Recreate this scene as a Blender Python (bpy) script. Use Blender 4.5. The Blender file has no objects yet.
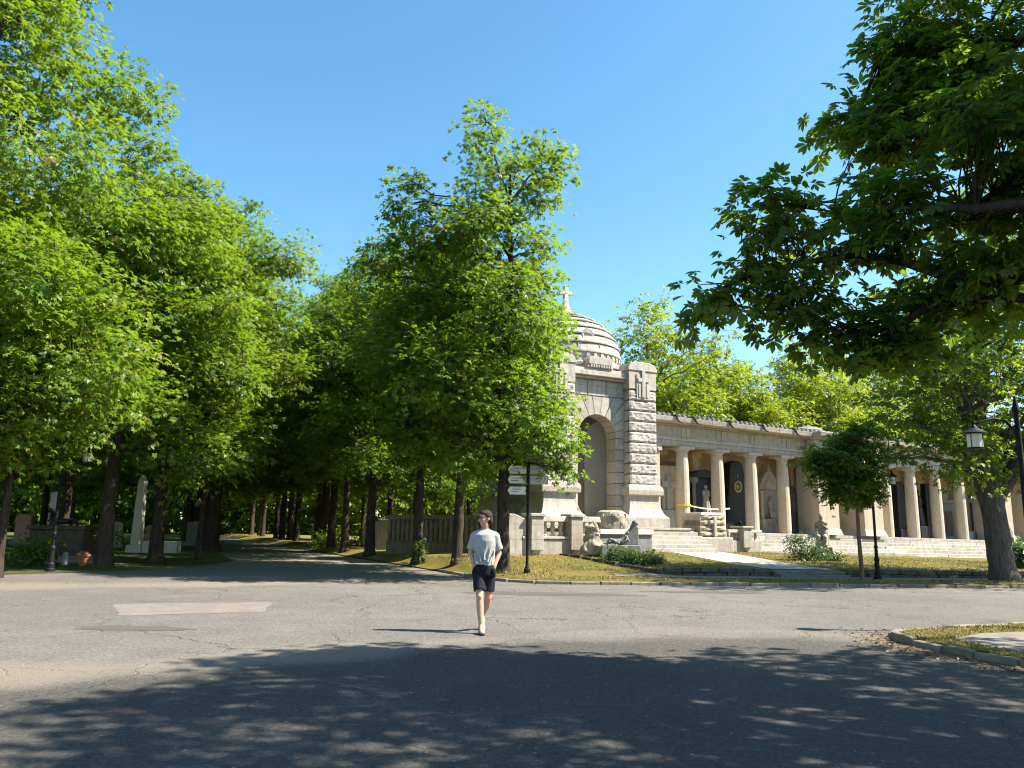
import bpy, math, random
import numpy as np
from mathutils import Vector, Matrix, noise as mnoise

random.seed(7)
R = math.radians
scene = bpy.context.scene
COL = scene.collection

# ------------------------------------------------------------------ camera
F_PX, CAM_H = 770.0, 1.58
PITCH = math.atan(142.0 / F_PX)
ROLL = 0.016
fwd = Vector((0, math.cos(PITCH), math.sin(PITCH)))
up0 = Vector((0, -math.sin(PITCH), math.cos(PITCH)))
rt0 = Vector((1, 0, 0))
rt = (rt0 * math.cos(ROLL) + up0 * math.sin(ROLL)).normalized()
upv = (up0 * math.cos(ROLL) - rt0 * math.sin(ROLL)).normalized()
cam_data = bpy.data.cameras.new('camera')
cam = bpy.data.objects.new('camera', cam_data)
COL.objects.link(cam)
M = Matrix.Identity(4)
for i in range(3):
    M[i][0] = rt[i]; M[i][1] = upv[i]; M[i][2] = -fwd[i]
M[2][3] = CAM_H
cam.matrix_world = M
cam_data.sensor_width = 36.0
cam_data.lens = 36.0 * F_PX / 1024.0
cam_data.clip_start = 0.05
cam_data.clip_end = 3000
scene.camera = cam


def at(px, py, Y):
    """survey helper: the world point seen at that pixel, Y metres ahead"""
    d = fwd * F_PX + rt * (px - 512.0) - upv * (py - 384.0)
    return Vector((0, 0, CAM_H)) + d * (Y / d.y)


def on_ground(px, py):
    d = fwd * F_PX + rt * (px - 512.0) - upv * (py - 384.0)
    k = -CAM_H / d.z
    return (d.x * k, d.y * k)

# ------------------------------------------------------------------ light
SUN_EL = 48.0
SUN_AZ = 93.0          # clockwise from +Y, towards +X
w = bpy.data.worlds.new('World'); scene.world = w; w.use_nodes = True
nt = w.node_tree; nt.nodes.clear()
sky = nt.nodes.new('ShaderNodeTexSky'); sky.sky_type = 'NISHITA'; sky.sun_disc = False
sky.sun_elevation = R(SUN_EL); sky.sun_rotation = R(SUN_AZ)
sky.air_density = 1.0; sky.dust_density = 0.5; sky.ozone_density = 1.0
bg = nt.nodes.new('ShaderNodeBackground'); bg.inputs[1].default_value = 0.094
wo = nt.nodes.new('ShaderNodeOutputWorld')
hs = nt.nodes.new('ShaderNodeHueSaturation'); hs.inputs['Saturation'].default_value = 1.25; hs.inputs['Hue'].default_value = 0.488; nt.links.new(sky.outputs[0], hs.inputs['Color']); nt.links.new(hs.outputs[0], bg.inputs[0]); nt.links.new(bg.outputs[0], wo.inputs[0])
sd = bpy.data.lights.new('sun', 'SUN'); sd.energy = 5.0; sd.angle = R(0.55); sd.color = (1.0, 0.93, 0.81)
so = bpy.data.objects.new('sun', sd); COL.objects.link(so)
sdir = Vector((math.sin(R(SUN_AZ)) * math.cos(R(SUN_EL)), math.cos(R(SUN_AZ)) * math.cos(R(SUN_EL)), math.sin(R(SUN_EL))))
so.rotation_euler = sdir.to_track_quat('Z', 'Y').to_euler(); so.location = (30, -10, 40)
vs = scene.view_settings
vs.view_transform = 'Standard'; vs.look = 'None'; vs.gamma = 1; vs.use_curve_mapping = False
vs.exposure = 1.6
cy = scene.cycles
cy.max_bounces = 10; cy.diffuse_bounces = 6; cy.glossy_bounces = 2; cy.transmission_bounces = 8; cy.transparent_max_bounces = 6
cy.use_denoising = True; cy.denoising_prefilter = 'ACCURATE'; scene.render.filter_size = 1.15; cy.pixel_filter_type = 'BLACKMAN_HARRIS'; cy.filter_width = 1.15
cy.caustics_reflective = False; cy.caustics_refractive = False

# ------------------------------------------------------------------ materials
def mat(name):
    m = bpy.data.materials.new(name); m.use_nodes = True
    n = m.node_tree; n.nodes.clear()
    o = n.nodes.new('ShaderNodeOutputMaterial'); p = n.nodes.new('ShaderNodeBsdfPrincipled')
    n.links.new(p.outputs[0], o.inputs[0])
    return m, n, p, o

def N(n, t, **kw):
    x = n.nodes.new(t)
    for k, v in kw.items():
        setattr(x, k, v)
    return x

def ramp(n, src, stops, interp='LINEAR'):
    r = N(n, 'ShaderNodeValToRGB'); r.color_ramp.interpolation = interp
    e = r.color_ramp.elements
    while len(e) < len(stops): e.new(0.5)
    for k, (p, c) in enumerate(stops):
        e[k].position = p; e[k].color = (*c, 1) if len(c) == 3 else c
    n.links.new(src, r.inputs[0])
    return r

def noise(n, co, scale, detail=4, rough=0.55, dist=0.0):
    x = N(n, 'ShaderNodeTexNoise'); x.inputs['Scale'].default_value = scale
    x.inputs['Detail'].default_value = detail; x.inputs['Roughness'].default_value = rough
    x.inputs['Distortion'].default_value = dist
    n.links.new(co, x.inputs['Vector'])
    return x

def mix(n, fac, a, b, mode='MIX'):
    x = N(n, 'ShaderNodeMix', data_type='RGBA', blend_type=mode)
    for s, v in ((x.inputs[0], fac), (x.inputs[6], a), (x.inputs[7], b)):
        if hasattr(v, 'links') or isinstance(v, bpy.types.NodeSocket): n.links.new(v, s)
        elif isinstance(v, (int, float)): s.default_value = v
        else: s.default_value = (*v, 1)
    return x.outputs[2]

def mth(n, op, a, b=None, c=None):
    x = N(n, 'ShaderNodeMath', operation=op)
    for i, v in enumerate((a, b, c)):
        if v is None: continue
        if isinstance(v, (int, float)): x.inputs[i].default_value = v
        else: n.links.new(v, x.inputs[i])
    return x.outputs[0]

def bump(n, p, h, strength, dist=0.02):
    b = N(n, 'ShaderNodeBump'); b.inputs['Strength'].default_value = strength; b.inputs['Distance'].default_value = dist
    n.links.new(h, b.inputs['Height']); n.links.new(b.outputs[0], p.inputs['Normal'])

def coord(n, kind='Object'):
    return N(n, 'ShaderNodeTexCoord').outputs[kind]

def geo_pos(n):
    return N(n, 'ShaderNodeNewGeometry').outputs['Position']

def simple(name, c, rough=0.6, spec=0.4, metal=0.0, var=0.15, scale=6.0, bmp=0.0):
    m, n, p, o = mat(name)
    co = coord(n)
    nz = noise(n, co, scale, 5, 0.6)
    lo = tuple(v * (1 - var) for v in c); hi = tuple(min(1, v * (1 + var)) for v in c)
    r = ramp(n, nz.outputs[0], [(0.3, lo), (0.7, hi)])
    n.links.new(r.outputs[0], p.inputs['Base Color'])
    p.inputs['Roughness'].default_value = rough; p.inputs['Specular IOR Level'].default_value = spec
    p.inputs['Metallic'].default_value = metal
    if bmp: bump(n, p, nz.outputs[0], bmp)
    return m

def stone(name, c, stain=0.45, var=0.22, course=None, seed=0.0, bmp=0.35, fine=26.0, lichen=None):
    """weathered limestone: mottled, streaked, with a few joints"""
    m, n, p, o = mat(name)
    co = coord(n)
    mp = N(n, 'ShaderNodeMapping'); mp.inputs['Location'].default_value = (seed, seed * 1.7, seed * .3)
    n.links.new(co, mp.inputs[0]); v = mp.outputs[0]
    big = noise(n, v, 0.9, 6, 0.65)
    mid = noise(n, v, 5.0, 6, 0.7)
    fin = noise(n, v, fine, 4, 0.7)
    lo = tuple(x * (1 - var) for x in c); hi = tuple(min(.9, x * (1 + var)) for x in c)
    a = ramp(n, mid.outputs[0], [(0.3, lo), (0.72, hi)]).outputs[0]
    warm = (c[0] * 1.02, c[1] * 0.86, c[2] * 0.66)
    b = mix(n, ramp(n, big.outputs[0], [(0.42, (0, 0, 0)), (0.68, (.55, .55, .55))]).outputs[0], a, warm)
    st = N(n, 'ShaderNodeMapping'); st.inputs['Scale'].default_value = (3.0, 3.0, 0.35); n.links.new(v, st.inputs[0])
    sn = noise(n, st.outputs[0], 1.6, 5, 0.62)
    f = ramp(n, sn.outputs[0], [(0.46, (0, 0, 0)), (0.72, (stain * 1.15, stain * 1.15, stain * 1.15))]).outputs[0]
    c2 = mix(n, f, b, (c[0] * .42, c[1] * .42, c[2] * .42))
    if lichen:
        ln = noise(n, v, 3.3, 5, .7)
        c2 = mix(n, ramp(n, ln.outputs[0], [(.52, (0, 0, 0)), (.66, (.8, .8, .8))]).outputs[0], c2, lichen)
    h = mth(n, 'ADD', mth(n, 'MULTIPLY', fin.outputs[0], .5), mid.outputs[0])
    if course:
        bk = N(n, 'ShaderNodeTexBrick'); bk.inputs['Scale'].default_value = 1.0
        bk.inputs['Brick Width'].default_value = course[0]; bk.inputs['Row Height'].default_value = course[1]
        bk.inputs['Mortar Size'].default_value = 0.012; bk.inputs['Color1'].default_value = (1, 1, 1, 1)
        bk.inputs['Color2'].default_value = (.90, .90, .89, 1); bk.inputs['Mortar'].default_value = (.72, .68, .62, 1)
        sp = N(n, 'ShaderNodeSeparateXYZ'); n.links.new(co, sp.inputs[0])
        cb = N(n, 'ShaderNodeCombineXYZ')
        n.links.new(mth(n, 'ADD', sp.outputs[0], sp.outputs[1]), cb.inputs[0]); n.links.new(sp.outputs[2], cb.inputs[1])
        n.links.new(cb.outputs[0], bk.inputs['Vector'])
        c2 = mix(n, 1.0, c2, bk.outputs[0], 'MULTIPLY')
        h = mth(n, 'ADD', h, mth(n, 'MULTIPLY', bk.outputs['Fac'], -0.4))
    gi = N(n, 'ShaderNodeNewGeometry'); hv = N(n, 'ShaderNodeHueSaturation'); n.links.new(c2, hv.inputs['Color'])
    n.links.new(mth(n, 'ADD', mth(n, 'MULTIPLY', gi.outputs['Random Per Island'], .26), .85), hv.inputs['Value']); c2 = hv.outputs[0]
    n.links.new(c2, p.inputs['Base Color'])
    p.inputs['Roughness'].default_value = 0.88; p.inputs['Specular IOR Level'].default_value = 0.25
    bump(n, p, h, bmp, 0.03)
    return m

def leaf_mat(name, stops, trans=0.42, tcol=(0.34, 0.46, 0.03), rough=0.45):
    m, n, p, o = mat(name)
    at_ = N(n, 'ShaderNodeAttribute', attribute_name='tint')
    r = ramp(n, at_.outputs['Fac'], stops)
    gi = N(n, 'ShaderNodeNewGeometry')
    hv = N(n, 'ShaderNodeHueSaturation')
    n.links.new(r.outputs[0], hv.inputs['Color'])
    n.links.new(mth(n, 'ADD', mth(n, 'MULTIPLY', gi.outputs['Random Per Island'], .55), .72), hv.inputs['Value'])
    n.links.new(hv.outputs[0], p.inputs['Base Color'])
    p.inputs['Roughness'].default_value = rough; p.inputs['Specular IOR Level'].default_value = 0.35
    t = N(n, 'ShaderNodeBsdfTranslucent')
    tc = mix(n, 0.6, hv.outputs[0], tcol)
    n.links.new(tc, t.inputs[0])
    ms = N(n, 'ShaderNodeMixShader'); ms.inputs[0].default_value = trans
    n.links.new(p.outputs[0], ms.inputs[1]); n.links.new(t.outputs[0], ms.inputs[2]); n.links.new(ms.outputs[0], o.inputs[0])
    return m

MT = {}
LS = [(0.0, (.022, .055, .008)), (.35, (.06, .12, .010)), (.7, (.108, .188, .013)), (.93, (.18, .235, .016)), (.975, (.17, .15, .03)), (1.0, (.16, .075, .025))]
MT['leaf'] = leaf_mat('chestnut_leaf', LS, .45, (.33, .51, .02))
MT['leaf_light'] = leaf_mat('light_leaf', [(0, (.06, .10, .012)), (.4, (.125, .185, .014)), (.8, (.20, .26, .018)), (1, (.27, .26, .03))], .48, (.42, .54, .02))
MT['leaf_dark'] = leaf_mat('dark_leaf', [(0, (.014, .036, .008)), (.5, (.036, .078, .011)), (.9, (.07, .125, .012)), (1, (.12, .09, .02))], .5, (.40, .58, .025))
MT['leaf_shrub'] = leaf_mat('shrub_leaf', [(0, (.02, .05, .015)), (.6, (.045, .095, .025)), (1, (.10, .13, .03))], .3, (.2, .3, .03))
MT['litter'] = leaf_mat('dead_leaf', [(0, (.10, .06, .03)), (.6, (.20, .12, .05)), (1, (.28, .20, .09))], .1, (.3, .2, .08), .8)
MT['blade'] = leaf_mat('grass_blade', [(0, (.08, .09, .02)), (.5, (.20, .17, .06)), (1, (.34, .27, .12))], .3, (.35, .32, .08), .6)

def bark(name, c1, c2):
    m, n, p, o = mat(name)
    co = coord(n)
    mp = N(n, 'ShaderNodeMapping'); mp.inputs['Scale'].default_value = (9, 9, 1.6); n.links.new(co, mp.inputs[0])
    a = noise(n, mp.outputs[0], 1.5, 8, .7, .4)
    b = noise(n, co, 2.0, 4, .6)
    r = ramp(n, a.outputs[0], [(.32, c1), (.66, c2)])
    c = mix(n, ramp(n, b.outputs[0], [(.5, (0, 0, 0)), (.7, (.5, .5, .5))]).outputs[0], r.outputs[0], (c2[0] * .8, c2[1] * .9, c2[2] * .7))
    n.links.new(c, p.inputs['Base Color']); p.inputs['Roughness'].default_value = .92
    p.inputs['Specular IOR Level'].default_value = .15
    bump(n, p, a.outputs[0], .9, .04)
    return m
MT['bark'] = bark('chestnut_bark', (.018, .0135, .0105), (.075, .057, .044))
MT['bark_grey'] = bark('grey_bark', (.035, .031, .028), (.125, .11, .096))
MT['bark_thin'] = bark('young_bark', (.08, .055, .035), (.19, .13, .085))

ST = (.40, .37, .325)
MT['stone'] = stone('limestone', ST, .42, course=(1.1, .55))
MT['stone_plain'] = stone('limestone_plain', (.42, .39, .345), .45, seed=4)
MT['stone_rough'] = stone('rusticated_limestone', (.385, .362, .33), .4, bmp=.9, seed=9, fine=14)
MT['stone_warm'] = stone('warm_limestone', (.54, .425, .30), .2, seed=13, course=(1.3, .9))
MT['stone_col'] = stone('column_limestone', (.46, .395, .31), .22, .14, seed=21, bmp=.2)
MT['stone_dome'] = stone('dome_limestone', (.41, .385, .35), .55, seed=31)
MT['stone_step'] = stone('step_stone', (.37, .345, .305), .45, seed=41, bmp=.4)
MT['stone_old'] = stone('lichen_stone', (.32, .295, .24), .6, .35, seed=51, bmp=.8, lichen=(.30, .28, .16))
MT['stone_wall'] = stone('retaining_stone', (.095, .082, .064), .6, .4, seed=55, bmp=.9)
MT['stone_shade'] = stone('grimy_shaded_limestone', (.19, .165, .125), .6, .4, seed=57, bmp=.9)  # grimy precinct wall stone, with the trees' shade put into its colour
MT['stone_grey'] = stone('grey_granite', (.23, .23, .225), .35, .25, seed=61)
MT['stone_white'] = stone('white_marble', (.54, .53, .50), .25, .1, seed=71, bmp=.1)
MT['plaster'] = simple('grey_board', (.22, .20, .165), .85, .2, 0, .06, 1.2)
MT['dark_stone'] = stone('dark_brown_stone', (.13, .095, .07), .3, seed=77)
MT['granite_black'] = simple('black_granite', (.013, .013, .015), .5, .3, 0, .4, 30)
MT['bronze'] = simple('dark_bronze', (.03, .028, .024), .5, .5, .3, .5, 12, .3)
MT['gold'] = simple('gilding', (.34, .26, .11), .6, .4, .2, .2, 20)
MT['black_paint'] = simple('black_paint', (.008, .009, .010), .6, .2, 0, .3, 14)
MT['panel_white'] = simple('sign_enamel', (.62, .63, .60), .5, .4, 0, .06, 8)
MT['print'] = simple('sign_print', (.10, .10, .11), .6, .3, 0, .1, 8)
MT['opal'] = simple('opal_glass', (.72, .71, .66), .3, .5, 0, .04, 5)
MT['tape_y'] = simple('yellow_tape', (.70, .46, .02), .5, .4, 0, .1, 9)
MT['tape_w'] = simple('white_tape', (.75, .74, .70), .5, .4, 0, .05, 9)
MT['terracotta'] = simple('terracotta', (.36, .15, .07), .8, .3, 0, .2, 9)
MT['roof'] = simple('grey_roof_tile', (.34, .33, .32), .8, .3, 0, .35, 5, .3)
MT['joint'] = simple('mortar_joint', (.16, .135, .11), .95, .1, 0, .3, 9)
MT['skin'] = simple('skin', (.48, .27, .18), .55, .4, 0, .08, 14)
MT['hair'] = simple('brown_hair', (.040, .024, .016), .8, .2, 0, .4, 60, .4)
MT['shirt'] = simple('pale_grey_jersey', (.335, .335, .33), .95, .1, 0, .09, 14)
MT['shorts'] = simple('navy_cotton', (.012, .0125, .019), .9, .2, 0, .2, 20)
MT['shoe'] = simple('pale_canvas', (.27, .255, .225), .8, .2, 0, .3, 25)
MT['sole'] = simple('dark_sole', (.02, .02, .02), .8, .3)
MT['red_plastic'] = simple('red_plastic', (.45, .04, .02), .5, .4)

# ------------------------------------------------------------------ object helpers
def thing(name, label, cat, loc=(0, 0, 0), rotz=0.0, group=None):
    o = bpy.data.objects.new(name, None); COL.objects.link(o)
    o.empty_display_size = .3
    o.location = loc; o.rotation_euler = (0, 0, rotz)
    o['label'] = label; o['category'] = cat
    if group: o['group'] = group
    return o

def tag(o, label=None, cat=None, group=None, kind=None):
    if label: o['label'] = label
    if cat: o['category'] = cat
    if group: o['group'] = group
    if kind: o['kind'] = kind
    return o

def copy_tree(o, parent=None):
    c = o.copy(); COL.objects.link(c); c.parent = parent
    for ch in list(o.children):
        copy_tree(ch, c)
    return c

class MB:
    def __init__(s): s.v = []; s.f = []
    def add(s, vs, fs):
        b = len(s.v); s.v += [tuple(x) for x in vs]; s.f += [tuple(i + b for i in f) for f in fs]; return s
    def box(s, x0, x1, y0, y1, z0, z1, tx=0.0, ty=0.0):
        """tx, ty: inset of the top"""
        return s.add([(x0, y0, z0), (x1, y0, z0), (x1, y1, z0), (x0, y1, z0),
                      (x0 + tx, y0 + ty, z1), (x1 - tx, y0 + ty, z1), (x1 - tx, y1 - ty, z1), (x0 + tx, y1 - ty, z1)],
                     [(0, 3, 2, 1), (4, 5, 6, 7), (0, 1, 5, 4), (1, 2, 6, 5), (2, 3, 7, 6), (3, 0, 4, 7)])
    def prism(s, poly, a0, a1, axis='y'):
        """poly in the two other axes (x,z for y; y,z for x; x,y for z), extruded from a0 to a1"""
        n = len(poly)
        def mk(p, a):
            return {'y': (p[0], a, p[1]), 'x': (a, p[0], p[1]), 'z': (p[0], p[1], a)}[axis]
        vs = [mk(p, a0) for p in poly] + [mk(p, a1) for p in poly]
        fs = [tuple(range(n)), tuple(range(2 * n - 1, n - 1, -1))]
        fs += [(i, n + i, n + (i + 1) % n, (i + 1) % n) for i in range(n)]
        return s.add(vs, fs)
    def lathe(s, prof, cx=0, cy=0, seg=24, a0=0, a1=2 * math.pi, caps=True):
        full = abs(a1 - a0 - 2 * math.pi) < 1e-6
        m = seg if full else seg + 1
        vs = []
        for r, z in prof:
            for k in range(m):
                a = a0 + (a1 - a0) * k / seg
                vs.append((cx + r * math.cos(a), cy + r * math.sin(a), z))
        fs = []
        for i in range(len(prof) - 1):
            for k in range(seg):
                k2 = (k + 1) % m
                fs.append((i * m + k, i * m + k2, (i + 1) * m + k2, (i + 1) * m + k))
        if caps:
            fs.append(tuple(range(m - 1, -1, -1))); fs.append(tuple(range((len(prof) - 1) * m, len(prof) * m)))
        return s.add(vs, fs)
    def tube(s, pts, rad, seg=8, caps=True, wob=0.0, rng=None):
        pts = [Vector(p) for p in pts]
        if not hasattr(rad, '__len__'): rad = [rad] * len(pts)
        vs = []; prev = None
        for i, p in enumerate(pts):
            t = (pts[min(i + 1, len(pts) - 1)] - pts[max(i - 1, 0)])
            t = t.normalized() if t.length > 1e-9 else Vector((0, 0, 1))
            if prev is None:
                ref = Vector((1, 0, 0)) if abs(t.x) < .8 else Vector((0, 1, 0))
                u = t.cross(ref).normalized()
            else:
                u = (prev - t * prev.dot(t))
                u = u.normalized() if u.length > 1e-6 else t.orthogonal().normalized()
            prev = u; v = t.cross(u)
            for k in range(seg):
                a = 2 * math.pi * k / seg
                rr = rad[i] * (1 + (rng.uniform(-wob, wob) if wob else 0))
                vs.append(p + (u * math.cos(a) + v * math.sin(a)) * rr)
        fs = []
        for i in range(len(pts) - 1):
            for k in range(seg):
                fs.append((i * seg + k, i * seg + (k + 1) % seg, (i + 1) * seg + (k + 1) % seg, (i + 1) * seg + k))
        if caps:
            fs.append(tuple(range(seg - 1, -1, -1))); fs.append(tuple(range((len(pts) - 1) * seg, len(pts) * seg)))
        return s.add(vs, fs)
    def ball(s, c, r, seg=12, rings=8):
        if not hasattr(r, '__len__'): r = (r, r, r)
        vs = [(c[0], c[1], c[2] - r[2])]
        for i in range(1, rings):
            t = -math.pi / 2 + math.pi * i / rings
            for k in range(seg):
                a = 2 * math.pi * k / seg
                vs.append((c[0] + r[0] * math.cos(t) * math.cos(a), c[1] + r[1] * math.cos(t) * math.sin(a), c[2] + r[2] * math.sin(t)))
        vs.append((c[0], c[1], c[2] + r[2]))
        fs = [(0, 1 + (k + 1) % seg, 1 + k) for k in range(seg)]
        for i in range(rings - 2):
            for k in range(seg):
                a = 1 + i * seg + k; b = 1 + i * seg + (k + 1) % seg
                fs.append((a, b, b + seg, a + seg))
        l = len(vs) - 1; b0 = 1 + (rings - 2) * seg
        fs += [(b0 + k, b0 + (k + 1) % seg, l) for k in range(seg)]
        return s.add(vs, fs)
    def rblock(s, x0, x1, z0, z1, y, back, nx=6, nz=3, amp=.05, rng=random, bev=.035):
        """rock-faced block whose face looks to -y; y is the arris, back the rear"""
        vs = []; fs = []
        for j in range(nz + 1):
            for i in range(nx + 1):
                e = i in (0, nx) or j in (0, nz)
                vs.append((x0 + (x1 - x0) * i / nx, y if e else y - bev - rng.uniform(0, amp), z0 + (z1 - z0) * j / nz))
        for j in range(nz):
            for i in range(nx):
                a = j * (nx + 1) + i
                fs.append((a, a + 1, a + nx + 2, a + nx + 1))
        b = len(vs)
        vs += [(x0, back, z0), (x1, back, z0), (x1, back, z1), (x0, back, z1)]
        c0, c1, c2, c3 = 0, nx, (nz + 1) * (nx + 1) - 1, nz * (nx + 1)
        fs += [tuple(range(c0, c1 + 1))[::-1] + (b, b + 1), tuple([b + 3, b + 2] + list(range(c2, c3 - 1, -1)))[::-1],
               tuple([j * (nx + 1) for j in range(nz + 1)] + [b + 3, b])[::1], tuple([j * (nx + 1) + nx for j in range(nz + 1)][::-1] + [b + 1, b + 2])]
        fs.append((b + 1, b, b + 3, b + 2))
        return s.add(vs, fs)
    def shear(s, k):
        s.v = [(x, y, z + k * x) for x, y, z in s.v]; return s
    def xf(s, m):
        s.v = [tuple(m @ Vector(p)) for p in s.v]; return s
    def build(s, name, m, parent=None, smooth=False, bevel=0.0, rough=0.0, rsc=3.0):
        if rough:
            s.v = [tuple(Vector(p) + mnoise.noise_vector(Vector(p) * rsc) * rough) for p in s.v]
        me = bpy.data.meshes.new(name); me.from_pydata(s.v, [], s.f); me.update()
        if isinstance(m, str): m = MT[m]
        me.materials.append(m)
        if smooth: me.polygons.foreach_set('use_smooth', [True] * len(me.polygons))
        o = bpy.data.objects.new(name, me); COL.objects.link(o)
        if parent: o.parent = parent
        if bevel:
            b = o.modifiers.new('bevel', 'BEVEL'); b.width = bevel; b.segments = 2; b.limit_method = 'ANGLE'; b.angle_limit = R(40)
        return o

def struct(o):
    o['kind'] = 'structure'; return o

def fused(name, mb, m, parent=None, voxel=.02, smooth=4, amp=0.0, asc=8.0, mid=None):
    """weld overlapping shapes into one continuous skin"""
    me = bpy.data.meshes.new('tmp'); me.from_pydata(mb.v, [], mb.f)
    t = bpy.data.objects.new('tmp', me); COL.objects.link(t)
    r = t.modifiers.new('r', 'REMESH'); r.mode = 'VOXEL'; r.voxel_size = voxel
    if smooth:
        q = t.modifiers.new('s', 'SMOOTH'); q.iterations = smooth; q.factor = .5
    bpy.context.view_layer.update()
    dg = bpy.context.evaluated_depsgraph_get()
    out = bpy.data.meshes.new_from_object(t.evaluated_get(dg)); out.name = name
    bpy.data.objects.remove(t); bpy.data.meshes.remove(me)
    if amp:
        n = len(out.vertices); co = np.empty(n * 3); out.vertices.foreach_get('co', co)
        co = co.reshape(-1, 3)
        for i in range(n):
            co[i] += np.array(mnoise.noise_vector(Vector(co[i]) * asc)) * amp
        out.vertices.foreach_set('co', co.ravel())
    out.materials.clear(); out.materials.append(MT[m] if isinstance(m, str) else m)
    out.polygons.foreach_set('use_smooth', [True] * len(out.polygons)); out.update()
    o = bpy.data.objects.new(name, out); COL.objects.link(o)
    if parent: o.parent = parent
    return o

def cap(mb, a, b, ra, rb, seg=10):
    """tapered capsule from a to b"""
    a = Vector(a); b = Vector(b); d = b - a; L = d.length
    if L < 1e-6: return mb.ball(a, ra)
    mb.tube([a, a + d * .33, a + d * .66, b], [ra, ra + (rb - ra) * .33, ra + (rb - ra) * .66, rb], seg)
    mb.ball(a, ra, seg, 6); mb.ball(b, rb, seg, 6)
    return mb
# ------------------------------------------------------------------ ground
def sm(t):
    t = max(0.0, min(1.0, t)); return t * t * (3 - 2 * t)
def gb(x): return .68 - .022 * max(0.0, min(x, 34) - 6) - .02 * max(0.0, 6 - max(x, 0)) - .05 * max(0.0, min(-x, 6))
def yk(x): return 22.1 + .1 * x
def yb(x): return 30.0 + .5 * max(x, -8)
WALL_OFF = 2.35
def G(x, y):
    """height of the lawn side of the road"""
    k = yk(min(x, 45)); b = yb(min(x, 40))
    t = (y - k) / (b - k)
    z = .12 + (gb(x) - .12) * sm(t)
    s = sm((x - 4.3) / 1.2)
    if s > 0:
        wl = k + WALL_OFF
        zr = .12 if y < wl else .33 + (gb(x) - .33) * sm((y - wl) / (b - wl))
        z = z + (zr - z) * s
    return z

def seg_dist(X, Y, pts):
    best = np.full(X.shape, 1e9)
    for (x0, y0), (x1, y1) in zip(pts[:-1], pts[1:]):
        dx, dy = x1 - x0, y1 - y0
        t = np.clip(((X - x0) * dx + (Y - y0) * dy) / (dx * dx + dy * dy), 0, 1)
        best = np.minimum(best, np.hypot(X - x0 - t * dx, Y - y0 - t * dy))
    return best

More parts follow.
